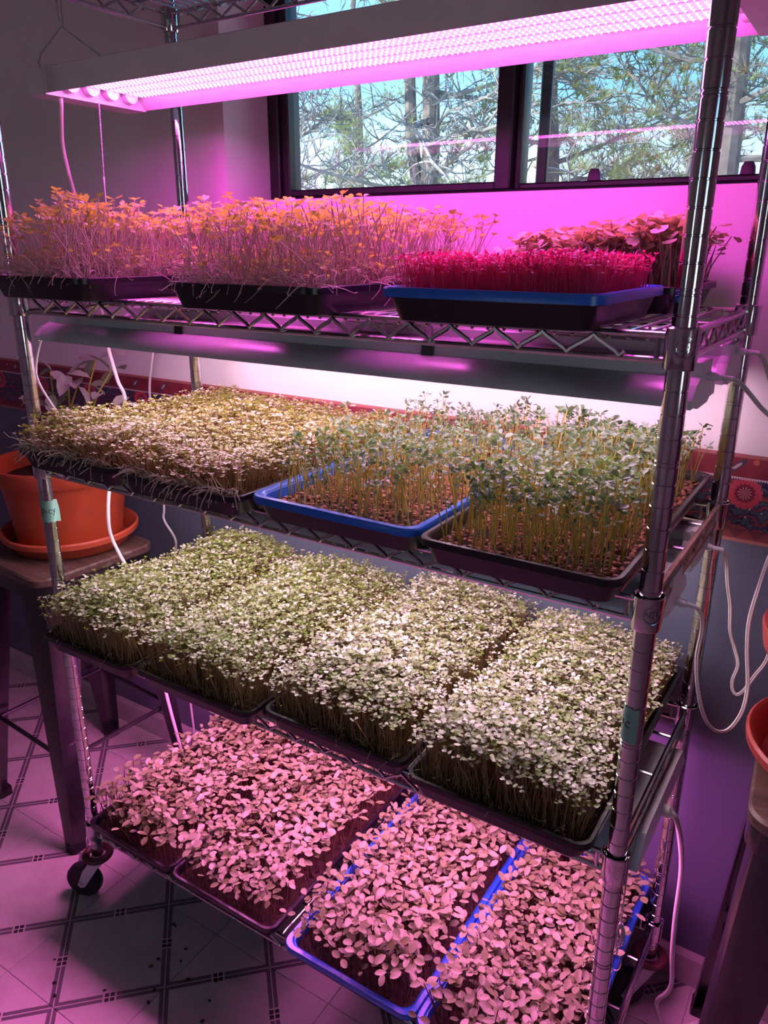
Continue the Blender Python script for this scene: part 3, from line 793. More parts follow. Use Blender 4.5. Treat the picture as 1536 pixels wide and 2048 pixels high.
cord_mesh(mb, local([(-0.016, 0.15, 1.70), (-0.017, 0.15, 1.684), (-0.049, 0.17, 1.661), (-0.094, 0.2, 1.625), (-0.125, 0.23, 1.575), (-0.152, 0.26, 1.526), (-0.156, 0.28, 1.402), (-0.159, 0.3, 1.296), (-0.153, 0.3, 1.231), (-0.132, 0.3, 1.155), (-0.114, 0.3, 1.111), (-0.129, 0.28, 1.021), (-0.125, 0.24, 0.915), (-0.115, 0.22, 0.845), (-0.11, 0.22, 0.803), (-0.088, 0.22, 0.766), (-0.063, 0.22, 0.728), (-0.05, 0.25, 0.60), (-0.06, 0.3, 0.3), (-0.06, 0.36, 0.004), (-0.09, 0.44, 0.004)], led), 0.0042, False)
mb.build('power_lead', M['cord_white'], led)

# --- reflector lamps under a shelf
def plug(mb, p, d):
    """moulded plug with ribbed strain relief, from p in direction d"""
    p = Vector(p); d = Vector(d).normalized()
    def at(s): return p + d * (s * 0.66)
    mb.tube([at(-0.004), at(0.0), at(0.016), at(0.022)], [0.0068, 0.0072, 0.0068, 0.0045], 10, flat=(0.75, 1))
    for k in range(4): mb.tube([at(0.023 + k * 0.0052), at(0.0262 + k * 0.0052)], 0.0040 - k * 0.0003, 8)
    mb.tube([at(0.02), at(0.045)], 0.0028, 8)

def reflector_lamp(yc, ztop, x0, x1, label, mat_tube):
    """channel along the top, two curved wings, one tube below; ztop = top of the channel"""
    xm = (x0 + x1) / 2
    L = empty('grow_light', (xm, yc, ztop), label, 'grow light', 'grow lights in the rack')
    h = (x1 - x0) / 2
    mb = MB()
    mb.extrude_x([(-0.026, -0.016), (-0.026, -0.002), (-0.024, 0.0), (0.024, 0.0), (0.026, -0.002), (0.026, -0.016)], -h + 0.012, h - 0.012, closed=True, caps=True)
    mb.build('channel', M['lamp_grey'], L, smooth=False)
    for s in (-1, 1):
        pr = [(0.026, -0.0155), (0.038, -0.0185), (0.050, -0.0235), (0.060, -0.0305), (0.066, -0.039), (0.0675, -0.046), (0.0665, -0.046), (0.065, -0.0392), (0.059, -0.0316), (0.0495, -0.0248), (0.0376, -0.0198), (0.026, -0.0168)]
        pr = [(s * y, z) for y, z in pr]
        if s < 0: pr = pr[::-1]
        mb = MB(); mb.extrude_x(pr, -h + 0.012, h - 0.012, closed=True, caps=True)
        mb.build('reflector_wing', M['lamp_grey'], L)
    cap = [(-0.027, 0.001), (0.027, 0.001), (0.027, -0.014), (0.050, -0.022), (0.066, -0.037), (0.068, -0.047), (0.040, -0.047), (0.028, -0.052), (-0.028, -0.052), (-0.040, -0.047), (-0.068, -0.047), (-0.066, -0.037), (-0.050, -0.022), (-0.027, -0.014)]
    for a, b2 in ((-h, -h + 0.014), (h - 0.014, h)):
        mb = MB(); mb.loft([[(a, y, z) for y, z in cap], [(b2, y, z) for y, z in cap]])
        mb.build('end_cap', M['white_plastic'], L, smooth=False)
    mb = MB(); mb.lathe([(0.0, -h + 0.014), (0.0105, -h + 0.014), (0.0105, h - 0.014), (0.0, h - 0.014)], 10, axis='x', c=(0, 0, -0.034))
    mb.build('tube', mat_tube, L)
    return L
M['tube_s1'] = emit('tube_pinkish', S1_COL, S1_L)
M['tube_s2'] = emit('tube_white', S2_COL, S2_L)
ZL1 = 1.315; ZL2 = SH[2] - 0.0185
lampA = reflector_lamp(0.135, ZL1, -0.070, 1.140, 'front reflector lamp below the upper tray shelf, held by a binder clip', M['tube_s1'])
lampB = reflector_lamp(0.315, ZL1 + 0.004, -0.060, 1.142, 'rear reflector lamp below the upper tray shelf, nearest the wall', M['tube_s1'])
lampC = reflector_lamp(0.135, ZL2, -0.06, 1.140, 'front reflector lamp below the pea shoot shelf', M['tube_s2'])
lampD = reflector_lamp(0.315, ZL2 + 0.004, -0.06, 1.136, 'rear reflector lamp below the pea shoot shelf', M['tube_s2'])

def power_cord(pts, label, first_dir=(1, 0.1, -0.05), r=0.0016):
    o = empty('power_cord', pts[0], label, 'cord', 'white power cords')
    P = local(pts, o)
    mb = MB(); plug(mb, P[0], first_dir); mb.build('plug', M['white_plastic'], o)
    d = Vector(first_dir).normalized()
    mb = MB(); cord_mesh(mb, [Vector(P[0]) + d * 0.027] + [Vector(q) for q in P[1:]], r, True); mb.build('flex', M['cord_white'], o)
power_cord([(1.140, 0.135, 1.298), (1.176, 0.165, 1.287), (1.196, 0.195, 1.258), (1.222, 0.22, 1.225), (1.245, 0.26, 1.15), (1.26, 0.32, 1.05), (1.28, 0.4, 0.96), (1.30, 0.47, 0.8)], 'white cord plugged into the front lamp by the marked collar', (1, 0.25, -0.06))
power_cord([(1.142, 0.315, 1.309), (1.176, 0.335, 1.297), (1.188, 0.36, 1.26), (1.206, 0.375, 1.22), (1.225, 0.40, 1.12), (1.26, 0.45, 0.98), (1.30, 0.48, 0.85)], 'white cord plugged into the rear lamp beside the back post', (1, 0.2, -0.05))
power_cord([(1.136, 0.315, 1.022), (1.168, 0.34, 1.003), (1.172, 0.37, 0.95), (1.178, 0.40, 0.900), (1.182, 0.42, 0.847), (1.193, 0.43, 0.81), (1.201, 0.43, 0.784), (1.197, 0.43, 0.754), (1.2, 0.43, 0.736), (1.208, 0.43, 0.730), (1.218, 0.43, 0.744), (1.229, 0.43, 0.774), (1.241, 0.425, 0.806), (1.245, 0.42, 0.844), (1.250, 0.42, 0.93), (1.262, 0.44, 1.0)], 'white flat cord hooking back up in a narrow loop against the slate wall', (1, 0.1, -0.05))
power_cord([(1.140, 0.135, 1.004), (1.173, 0.15, 0.984), (1.172, 0.18, 0.945), (1.168, 0.2, 0.9), (1.172, 0.22, 0.843), (1.184, 0.24, 0.787), (1.197, 0.26, 0.757), (1.21, 0.27, 0.751), (1.221, 0.28, 0.759), (1.230, 0.29, 0.785), (1.230, 0.3, 0.823), (1.221, 0.3, 0.879), (1.217, 0.3, 0.927), (1.221, 0.305, 0.976), (1.228, 0.33, 1.03), (1.245, 0.42, 1.10)], 'white flat cord hanging in the lowest wide loop beside the back post', (1, 0.1, -0.12))

# loose leads on the far left
def lead(pts, label, r=0.003):
    o = empty('power_cord', pts[0], label, 'cord', 'white power cords')
    mb = MB(); cord_mesh(mb, local(pts, o), r, False); mb.build('flex', M['cord_white'], o)
lead([(-0.200, 0.485, 1.29), (-0.212, 0.48, 1.199), (-0.24, 0.48, 1.084), (-0.228, 0.48, 0.943), (-0.219, 0.475, 0.794), (-0.224, 0.475, 0.751), (-0.187, 0.475, 0.702), (-0.199, 0.48, 0.645), (-0.205, 0.485, 0.5), (-0.2, 0.485, 0.3), (-0.19, 0.485, 0.085)], 'thin white lead hanging down the wall behind the orange planter')
lead([(-0.072, 0.125, 1.297), (-0.079, 0.11, 1.297), (-0.09, 0.1, 1.274), (-0.122, 0.1, 1.222), (-0.140, 0.11, 1.175), (-0.146, 0.15, 1.10), (-0.14, 0.17, 1.06)], 'cream lead drooping from the outer end of the front lamp', 0.0026)

# --- flat white lamp under the third shelf
lampE = empty('grow_light', (0.545, 0.225, 0.604), 'wide flat white grow light lighting the bottom shelf pink', 'grow light', 'grow lights in the rack')
h = 0.605
cap = [(-0.145, 0.0), (-0.150, 0.006), (-0.115, 0.046), (-0.10, 0.050), (0.10, 0.050), (0.115, 0.046), (0.150, 0.006), (0.145, 0.0)]
inn = [(0.143, 0.0), (0.108, 0.040), (-0.108, 0.040), (-0.143, 0.0)]
mb = MB(); mb.extrude_x((cap + inn)[::-1], -h + 0.01, h - 0.01, closed=True, caps=True); mb.build('housing', M['white_metal'], lampE, smooth=False)
for a, b2 in ((-h, -h + 0.012), (h - 0.012, h)):
    mb = MB(); mb.loft([[(a, y, z) for y, z in cap], [(b2, y, z) for y, z in cap]]); mb.build('end_cap', M['white_plastic'], lampE, smooth=False)
M['strip_s3'] = emit('strip_pink', S3_COL, S3_L)
for yc in (-0.07, 0.0, 0.07):
    mb = MB(); mb.box(-h + 0.03, h - 0.03, yc - 0.012, yc + 0.012, 0.026, 0.036); tb = mb.build('led_tube', M['white_metal'], lampE, smooth=False)
    mb = MB(); mb.add([(-h + 0.032, yc - 0.011, 0.0255), (h - 0.032, yc - 0.011, 0.0255), (h - 0.032, yc + 0.011, 0.0255), (-h + 0.032, yc + 0.011, 0.0255)], [(0, 3, 2, 1)])
    mb.build('light_strip', M['strip_s3'], tb, smooth=False)
for xs in (-0.45, 0.45):
    for yy in (-0.08, 0.08):
        mb = MB(); mb.tube([(xs, yy, 0.045), (xs, yy, 0.06), (xs, yy * 0.8, 0.088), (xs, yy * 0.7, 0.0885)], 0.0013, 6); mb.build('hanger', M['chrome_wire'], lampE)
mb = MB()
mb.lathe([(0, 0), (0.009, 0), (0.010, 0.004), (0.010, 0.012), (0.006, 0.016), (0, 0.016)], 14, axis='x', c=(h - 0.001, -0.010, 0.016))
cord_mesh(mb, local([(1.158, 0.215, 0.62), (1.170, 0.217, 0.612), (1.180, 0.235, 0.56), (1.186, 0.26, 0.48), (1.186, 0.28, 0.37), (1.188, 0.3, 0.273), (1.193, 0.32, 0.186), (1.188, 0.33, 0.145), (1.174, 0.34, 0.108), (1.171, 0.35, 0.079), (1.179, 0.36, 0.042), (1.192, 0.37, 0.008), (1.24, 0.42, 0.006)], lampE), 0.0042, False)
mb.build('power_lead', M['cord_white'], lampE)
mb = MB()      # pull string with its knotted loops
S0 = Vector((1.147 - 0.545, 0.028 - 0.225, -0.02))
for i in range(12):
    mb.lathe([(0, -0.0006), (0.0012, -0.0002), (0.0012, 0.0008), (0, 0.0012)], 6, c=(S0.x, S0.y, 0.03 - i * 0.003))
mb.tube([(S0.x, S0.y, 0.0), (S0.x + 0.001, S0.y - 0.002, -0.05)], 0.0009, 6)
for (dx, wl, ln) in ((0.0, 0.004, 0.040), (0.004, 0.005, 0.034), (-0.003, 0.003, 0.044), (0.006, 0.004, 0.030), (0.002, 0.0035, 0.026)):
    loop = [(S0.x + 0.001 + dx * (1 - math.cos(t)) / 2 + wl * math.sin(t), S0.y - 0.002 + 0.002 * math.sin(2 * t), -0.048 - ln * (1 - math.cos(t)) / 2) for t in [2 * PI * k / 14 for k in range(15)]]
    mb.tube(loop, 0.0010, 6)
mb.lathe([(0, -0.054), (0.0035, -0.052), (0.0035, -0.046), (0, -0.044)], 8, c=(S0.x + 0.001, S0.y - 0.002, 0))
mb.tube([(S0.x + 0.001, S0.y - 0.002, -0.085), (S0.x, S0.y - 0.002, -0.102)], 0.0014, 6)
mb.tube([(S0.x + 0.008 * math.sin(t), S0.y - 0.002, -0.116 + 0.015 * math.cos(t)) for t in [2 * PI * k / 16 for k in range(17)]], 0.0008, 6)
mb.build('pull_string', M['cord_white'], lampE)

# --- binder clips holding the front lamp up
def clip(x, label):
    c = empty('binder_clip', (x, 0.108, ZL1 - 0.004), label, 'clip', 'binder clips on the lamp')
    mb = MB()
    mb.loft([[(sx, y, z) for y, z in ((-0.0035, -0.013), (-0.0028, -0.013), (-0.001, 0.002), (0.006, 0.0055), (0.012, 0.0055), (0.012, 0.0062), (0.005, 0.0062), (-0.0018, 0.0028))] for sx in (-0.0095, 0.0095)])
    mb.build('jaw', M['dark_steel'], c, smooth=False)
    mb = MB()
    mb.tube(smooth_path([(-0.005, -0.001, 0.003), (-0.006, 0.0, 0.012), (-0.004, 0.002, 0.026), (0, 0.003, 0.029), (0.004, 0.002, 0.026), (0.006, 0.0, 0.012), (0.005, -0.001, 0.003)], 4), 0.0008, 6)
    mb.build('handle', M['chrome'], c)
    mb = MB(); mb.tube(smooth_path([(0.0, 0.002, 0.024), (0.004, 0.000, 0.030), (0.003, -0.002, 0.040), (-0.003, -0.001, 0.040), (-0.004, 0.002, 0.030), (0.0, 0.003, 0.024)], 4), 0.0011, 6)
    mb.build('hook', M['chrome'], c)
clip(0.776, 'small black binder clip on the front lamp, at mid length'); clip(0.285, 'small black binder clip on the front lamp, towards the orange planter')

# ================================================================== TRAYS AND SEEDLINGS
def tri_tube(pts, r0, r1, n=3):
    P = np.array(pts, float); k = len(P); V = []; F = []
    for i in range(k):
        t = P[min(i + 1, k - 1)] - P[max(i - 1, 0)]; t /= np.linalg.norm(t) + 1e-9
        a = np.cross(t, (0.3, 1, 0.1)); a /= np.linalg.norm(a); b = np.cross(t, a)
        r = r0 + (r1 - r0) * i / (k - 1)
        for j in range(n):
            q = 2 * PI * j / n; V.append(P[i] + a * r * math.cos(q) + b * r * math.sin(q))
    for i in range(k - 1):
        for j in range(n):
            a = i * n + j; b = i * n + (j + 1) % n
            F += [(a, b, b + n), (a, b + n, a + n)]
    return V, F

def place_leaf(V, base, yaw, pitch, roll=0.0):
    m = Matrix.Rotation(yaw, 3, 'Z') @ Matrix.Rotation(-pitch, 3, 'Y') @ Matrix.Rotation(roll, 3, 'X')
    return [np.array(m @ Vector(v)) + np.array(base) for v in V]

def leaf_heart(L, wd, cup=0.12):
    o = [(0.18, 0.20), (0.5, 0.52), (0.86, 0.48), (1.0, 0.22), (0.88, 0.0), (1.0, -0.22), (0.86, -0.48), (0.5, -0.52), (0.18, -0.20)]
    V = [(0, 0, 0)] + [(x * L, y * wd, abs(y) * wd * cup * 2) for x, y in o]
    return V, [(0, i, i + 1) for i in range(1, len(o))]

def leaf_oval(L, wd, cup=0.10, droop=0.08):
    t = [0.22, 0.55, 0.85]; w = [0.36, 0.5, 0.33]
    V = [(0, 0, 0), (L, 0, -droop * L)]
    for a in t: V.append((a * L, 0, -droop * L * a * a))
    for a, b in zip(t, w): V.append((a * L, b * wd, -droop * L * a * a + cup * wd))
    for a, b in zip(t, w): V.append((a * L, -b * wd, -droop * L * a * a + cup * wd))
    F = [(0, 2, 5), (0, 8, 2), (2, 3, 6), (2, 6, 5), (2, 9, 3), (2, 8, 9), (3, 4, 7), (3, 7, 6), (3, 10, 4), (3, 9, 10), (4, 1, 7), (4, 10, 1)]
    return V, F

class Tmpl:
    def __init__(s): s.V = []; s.F = []; s.M = []
    def add(s, V, F, m):
        b = len(s.V); s.V += [tuple(map(float, v)) for v in V]; s.F += [tuple(i + b for i in f) for f in F]; s.M += [m] * len(F)
    def arr(s):
        return np.array(s.V, np.float32), np.array(s.F, np.int32), np.array(s.M, np.int32)

def bent(h, lean, kink, seg):
    a = random.uniform(0, 2 * PI); p = []
    for i in range(seg + 1):
        t = i / seg
        p.append((math.cos(a) * lean * t * t + random.gauss(0, kink) * (0 < i < seg), math.sin(a) * lean * t * t + random.gauss(0, kink) * (0 < i < seg), h * t))
    return p

def cotyl(kind, h, L, wd, stem_r, seg, lean, kink, pitch, nleaf=2):
    T = Tmpl()
    p = bent(h, lean, kink, seg)
    V, F = tri_tube(p, stem_r, stem_r * 0.8); T.add(V, F, 0)
    tip = p[-1]; yaw0 = random.uniform(0, 2 * PI)
    for k in range(nleaf):
        LL = L * random.uniform(0.8, 1.15)
        V, F = (leaf_heart(LL, wd * random.uniform(0.85, 1.15)) if kind == 'heart' else leaf_oval(LL, wd * random.uniform(0.85, 1.15)))
        yaw = yaw0 + k * 2 * PI / nleaf + random.uniform(-0.3, 0.3)
        V = place_leaf(V, (tip[0] + math.cos(yaw) * L * 0.12, tip[1] + math.sin(yaw) * L * 0.12, tip[2]), yaw, random.uniform(*pitch), random.uniform(-0.35, 0.35))
        T.add(V, F, 1)
    return T

def pea_shoot(h):
    T = Tmpl(); p = bent(h, random.uniform(0.004, 0.022), 0.0016, 5)
    V, F = tri_tube(p, 0.00145, 0.0010); T.add(V, F, 0)
    for lev, n in ((0.74, 1), (0.86, 1), (0.95, 2), (1.0, 3)):
        i = min(4, int(lev * 5)); f = lev * 5 - i
        b = np.array(p[i]) * (1 - f) + np.array(p[min(i + 1, 5)]) * f
        for k in range(n):
            L = random.uniform(0.007, 0.0125) * (1.1 if lev > 0.9 else 0.9)
            V, F = leaf_oval(L, L * 0.66, 0.16, random.uniform(-0.1, 0.3))
            yaw = random.uniform(0, 2 * PI); off = random.uniform(0.001, 0.006)
            V = place_leaf(V, b + np.array((math.cos(yaw) * off, math.sin(yaw) * off, random.uniform(-0.001, 0.004))), yaw, random.uniform(-0.2, 1.1), random.uniform(-0.8, 0.8))
            T.add(V, F, 1)
    return T

def fallen(L, r):
    T = Tmpl(); a = random.uniform(-1.3, 1.3)
    p = []; q = np.array((0.0, 0.0, 0.004)); d = np.array((math.sin(a), -math.cos(a) * random.uniform(0.3, 1.0), random.uniform(0.0, 1.1)))
    sag = random.uniform(0.05, 0.45); tw = random.gauss(0, 0.3)
    for i in range(8):
        p.append(tuple(q)); q = q + d / np.linalg.norm(d) * L / 7
        d = d + np.array((tw + random.gauss(0, 0.25), random.gauss(0, 0.25), -sag + random.gauss(0, 0.22)))
    V, F = tri_tube(p, r, r * 0.55); T.add(V, F, 0)
    if random.random() < 0.35:
        T.add(place_leaf(leaf_heart(0.004, 0.004)[0], p[-1], a, 0.2), leaf_heart(0.004, 0.004)[1], 0)
    return T

def icoseed(r):
    T = Tmpl(); V = []; F = []; n = 6
    V.append((0, 0, r * 0.8))
    for z, q in ((0.45, 0.85), (-0.3, 0.95)):
        for j in range(n): V.append((r * q * math.cos(2 * PI * j / n), r * q * math.sin(2 * PI * j / n), r * z))
    F = [(0, 1 + j, 1 + (j + 1) % n) for j in range(n)]
    for j in range(n):
        a = 1 + j; b = 1 + (j + 1) % n; F += [(a, a + n, b + n), (a, b + n, b)]
    T.add(V, F, 0); return T

def tmpl_mesh(name, T, mats):
    V, F, MI = T.arr()
    me = bpy.data.meshes.new(name); me.from_pydata(V.tolist(), [], F.tolist())
    for m in mats: me.materials.append(m)
    me.polygons.foreach_set('material_index', MI)
    me.polygons.foreach_set('use_smooth', [True] * len(F))
    at = me.attributes.new('tint', 'FLOAT', 'POINT'); at.data.foreach_set('value', [random.random()] * len(V))
    me.update(); return me

def scatter(name, tmpls, pos, rotz, tx, ty, sc, mats, parent=None):
    """one mesh made of many transformed copies (numpy)"""
    n = len(pos); which = RNG.integers(0, len(tmpls), n)
    VS = []; FS = []; MS = []; TS = []; base = 0
    for k, T in enumerate(tmpls):
        V, F, MI = T.arr(); idx = np.where(which == k)[0]
        if len(idx) == 0: continue
        a, x, y, s = rotz[idx], tx[idx], ty[idx], sc[idx]
        ca, sa = np.cos(a), np.sin(a)
        X = V[None, :, 0] * ca[:, None] - V[None, :, 1] * sa[:, None]
        Y = V[None, :, 0] * sa[:, None] + V[None, :, 1] * ca[:, None]
        Z = np.repeat(V[None, :, 2], len(idx), 0)
        # lean: small-angle shear that keeps the root in place
        X2 = X + Z * np.tan(x)[:, None]; Y2 = Y + Z * np.tan(y)[:, None]
        Z2 = Z * np.cos(x)[:, None] * np.cos(y)[:, None]
        P = np.stack((X2, Y2, Z2), -1) * s[:, None, None] + pos[idx][:, None, :]
        VS.append(P.reshape(-1, 3)); nv = len(V)
        FF = F[None] + (base + np.arange(len(idx)) * nv)[:, None, None]
        FS.append(FF.reshape(-1, 3)); MS.append(np.tile(MI, len(idx)))
        TS.append(np.repeat(RNG.random(len(idx)), nv)); base += nv * len(idx)
    V = np.concatenate(VS).astype(np.float32); F = np.concatenate(FS).astype(np.int32); MI = np.concatenate(MS); TT = np.concatenate(TS).astype(np.float32)
    me = bpy.data.meshes.new(name)
    me.vertices.add(len(V)); me.vertices.foreach_set('co', V.ravel())
    me.loops.add(len(F) * 3); me.loops.foreach_set('vertex_index', F.ravel())
    me.polygons.add(len(F)); me.polygons.foreach_set('loop_start', np.arange(len(F), dtype=np.int32) * 3)
    for m in mats: me.materials.append(m)
    me.polygons.foreach_set('material_index', MI.astype(np.int32))
    me.polygons.foreach_set('use_smooth', np.ones(len(F), bool))
    at = me.attributes.new('tint', 'FLOAT', 'POINT'); at.data.foreach_set('value', TT)
    me.update(calc_edges=True)
    return props(link(name, me, parent), kind='stuff')

TH = 0.036        # tray height
def tray_body(mb, hx, hy, h):
    r = 0.018
    mb.loft([rrect(hx - 0.017, hy - 0.017, r, 0.0, 4), rrect(hx - 0.014, hy - 0.014, r, 0.001, 4), rrect(hx - 0.006, hy - 0.006, r, h - 0.009, 4), rrect(hx, hy, r + 0.003, h - 0.009, 4), rrect(hx, hy, r + 0.003, h - 0.001, 4), rrect(hx - 0.001, hy - 0.001, r + 0.003, h, 4),
             rrect(hx - 0.006, hy - 0.006, r, h, 4), rrect(hx - 0.009, hy - 0.009, r, h - 0.003, 4), rrect(hx - 0.016, hy - 0.016, r, 0.004, 4)])

def make_tray(x0, x1, y0, y1, zs, label, cat_extra=None, blue=False, ang=0.0, med=M['soil'], soil_h=0.022):
    cx, cy = (x0 + x1) / 2, (y0 + y1) / 2
    t = empty('seedling_tray', (cx, cy, zs), label, 'tray', 'seedling trays on the rack')
    t.rotation_euler = (0, 0, ang)
    hx, hy = (x1 - x0) / 2, (y1 - y0) / 2
    mb = MB(); tray_body(mb, hx, hy, TH); mb.build('tray_body', M['black_plastic'], t)
    if blue:
        mb = MB(); r = 0.020; h = TH
        mb.loft([rrect(hx + 0.0012, hy + 0.0012, r + 0.002, h - 0.008, 4), rrect(hx + 0.0022, hy + 0.0022, r + 0.003, h - 0.008, 4), rrect(hx + 0.0022, hy + 0.0022, r + 0.003, h + 0.001, 4), rrect(hx + 0.001, hy + 0.001, r + 0.003, h + 0.003, 4), rrect(hx - 0.007, hy - 0.007, r, h + 0.003, 4), rrect(hx - 0.010, hy - 0.010, r, h, 4), rrect(hx - 0.014, hy - 0.014, r, 0.014, 4), rrect(hx - 0.0155, hy - 0.0155, r, 0.014, 4), rrect(hx - 0.0115, hy - 0.0115, r, h - 0.001, 4), rrect(hx - 0.003, hy - 0.003, r, h + 0.0008, 4)], cap0=False, cap1=False)
        ln = mb.build('blue_liner', M['blue_plastic'], t); ln['label'] = 'bright blue plastic liner rim'
    # growing medium: a slightly lumpy slab
    mb = MB(); nx, ny = 14, 24; gx, gy = hx - 0.0145, hy - 0.0145
    for j in range(ny + 1):
        for i in range(nx + 1):
            mb.v.append((-gx + 2 * gx * i / nx, -gy + 2 * gy * j / ny, soil_h + random.uniform(-0.0022, 0.0022)))
    for j in range(ny):
        for i in range(nx):
            a = j * (nx + 1) + i; mb.face((a, a + 1, a + nx + 2, a + nx + 1))
    mb.build('growing_medium', med, t)
    return t, hx, hy

def jit_grid(n, hx, hy, mx, my):
    """n roughly even random spots"""
    ax, ay = hx - mx, hy - my
    nx = max(1, int(math.sqrt(n * ax / ay))); ny = max(1, int(n / nx))
    g = np.stack(np.meshgrid(np.arange(nx), np.arange(ny)), -1).reshape(-1, 2).astype(float)
    g += RNG.random(g.shape)
    return np.stack((-ax + 2 * ax * g[:, 0] / nx, -ay + 2 * ay * g[:, 1] / ny), -1)

def plant(t, hx, hy, n, tmpls, mats, soil_h, scale=(0.85, 1.15), lean=0.10, edge_lean=0.30, hfun=None, single=0, name='sprouts', piece='sprout', wobble=0.14, m=0.016):
    P = jit_grid(n, hx, hy, m, m)
    n = len(P)
    wx, wy = t.location.x + P[:, 0], t.location.y + P[:, 1]
    sc = RNG.uniform(*scale, n)
    # gentle waves in the height of the stand
    sc *= 1 + wobble * (np.sin(wx * 23 + t.location.z * 7) * 0.5 + np.sin(wy * 17 + wx * 9) * 0.5)
    ex, ey = P[:, 0] / hx, P[:, 1] / hy
    edge = np.maximum(np.abs(ex), np.abs(ey))
    sc *= 1 - 0.16 * np.clip((edge - 0.82) / 0.18, 0, 1)
    if hfun is not None: sc *= hfun(ex, ey)
    tx = RNG.normal(0, lean, n) + edge_lean * np.sign(ex) * np.clip((np.abs(ex) - 0.72) / 0.28, 0, 1) * RNG.random(n)
    ty = RNG.normal(0, lean, n) + edge_lean * np.sign(ey) * np.clip((np.abs(ey) - 0.85) / 0.15, 0, 1) * RNG.random(n)
    pos = np.stack((P[:, 0], P[:, 1], np.full(n, soil_h)), -1)
    rz = RNG.random(n) * 2 * PI
    if single:
        d = (wx - CAM.x) ** 2 + (wy - CAM.y) ** 2 - 0.35 * (edge > 0.9) * 0 
        order = np.argsort(d)
        pick, rest = order[:single], order[single:]
        mes = [tmpl_mesh(piece, T, mats) for T in tmpls]
        for i in pick:
            link(piece, mes[int(RNG.integers(0, len(mes)))], t, tuple(pos[i]), (-math.atan(math.tan(ty[i])), math.atan(math.tan(tx[i])), rz[i]), (sc[i],) * 3)
    else: rest = np.arange(n)
    if len(rest): scatter(name, tmpls, pos[rest], rz[rest], tx[rest], ty[rest], sc[rest], mats, t)

def droop_front(t, hx, hy, n, L, r, mat, xr=(-1, 1), side=None):
    tm = [fallen(L * random.uniform(0.5, 1.3), r) for _ in range(24)]
    x = RNG.uniform(hx * xr[0], hx * xr[1], n) * 0.95
    pos = np.stack((x, np.full(n, -hy + 0.004) + RNG.uniform(0, 0.022, n), np.full(n, TH - 0.004) + RNG.uniform(-0.002, 0.006, n)), -1)
    rz = RNG.normal(0, 0.7, n)
    if side:
        k = n // 3
        pos[:k, 0] = side * (hx - 0.006); pos[:k, 1] = RNG.uniform(-hy, hy * 0.4, k); rz[:k] = side * PI / 2 + RNG.normal(0, 0.5, k)
    scatter('fallen_stems', tm, pos, rz, np.zeros(n), np.zeros(n), RNG.uniform(0.7, 1.2, n), [mat], t)

# ---- templates
T_brass = [cotyl('heart', random.uniform(0.064, 0.082), 0.0059, 0.0071, 0.00060, 2, 0.008, 0.001, (-0.35, 0.5)) for _ in range(14)]
T_brocc = [cotyl('heart', random.uniform(0.042, 0.056), 0.0060, 0.0070, 0.00065, 2, 0.010, 0.001, (-0.2, 0.5)) for _ in range(14)]
T_sun = [cotyl('oval', random.uniform(0.058, 0.085), 0.0205, 0.0125, 0.0012, 2, 0.010, 0.001, (-0.2, 0.7)) for _ in range(12)]
T_pea = [pea_shoot(random.uniform(0.085, 0.115)) for _ in range(12)]
T_must = [cotyl('heart', random.uniform(0.080, 0.115), 0.0105, 0.0125, 0.00095, 4, 0.025, 0.003, (-0.3, 0.9)) for _ in range(14)]
T_mustlow = [cotyl('heart', random.uniform(0.028, 0.055), 0.0060, 0.0070, 0.0008, 4, 0.028, 0.004, (-0.5, 0.9)) for _ in range(10)]
T_rad = [cotyl('heart', random.uniform(0.052, 0.080), 0.0155, 0.0190, 0.0012, 2, 0.012, 0.001, (-0.75, 0.35)) for _ in range(14)]
T_ama = [cotyl('oval', random.uniform(0.034, 0.046), 0.0062, 0.0027, 0.00055, 2, 0.006, 0.0006, (0.0, 1.0)) for _ in range(12)]

SOILH = 0.025
# ---- upper shelf
z1, z2, z3, z4 = TOPZ[1], TOPZ[2], TOPZ[3], TOPZ[4]
def hf_must(ex, ey): return 0.86 + 0.16 * np.clip(1 - np.abs(ex - 0.1), 0, 1) + 0.04 * ey
for (x0, x1, lab) in ((0.019, 0.270, 'black tray of tall leggy shoots, on the upper shelf beside the corner post'), (0.446, 0.714, 'black tray of tall leggy shoots spilling over, between its twin and the blue tray')):
    t, hx, hy = make_tray(x0, x1, -0.068, 0.462, z1, lab)
    plant(t, hx, hy, 760, T_must, [M['stem_pale'], M['leaf_mustard']], SOILH, lean=0.16, edge_lean=0.55, hfun=hf_must, single=120, piece='shoot', name='shoots')
    plant(t, hx, hy, 900, T_mustlow, [M['stem_pale'], M['leaf_mustard']], SOILH, lean=0.3, edge_lean=0.7, name='short_shoots')
    droop_front(t, hx, hy, 130, 0.050, 0.00085, M['stem_pale'], side=1)
t, hx, hy = make_tray(0.800, 1.064, -0.058, 0.208, z1, 'blue rimmed half tray of bright magenta sprouts on the upper shelf', blue=True)
plant(t, hx, hy, 3300, T_ama, [M['stem_amaranth'], M['leaf_amaranth']], SOILH, lean=0.08, edge_lean=0.2)
t, hx, hy = make_tray(0.808, 1.078, 0.222, 0.488, z1, 'black half tray of broad leaved shoots behind the magenta sprouts')
plant(t, hx, hy, 560, T_rad, [M['stem_pink'], M['leaf_radish']], SOILH, lean=0.10, edge_lean=0.5, single=140, piece='shoot', name='shoots', hfun=lambda ex, ey: 1.0 + 0.04 * ex)

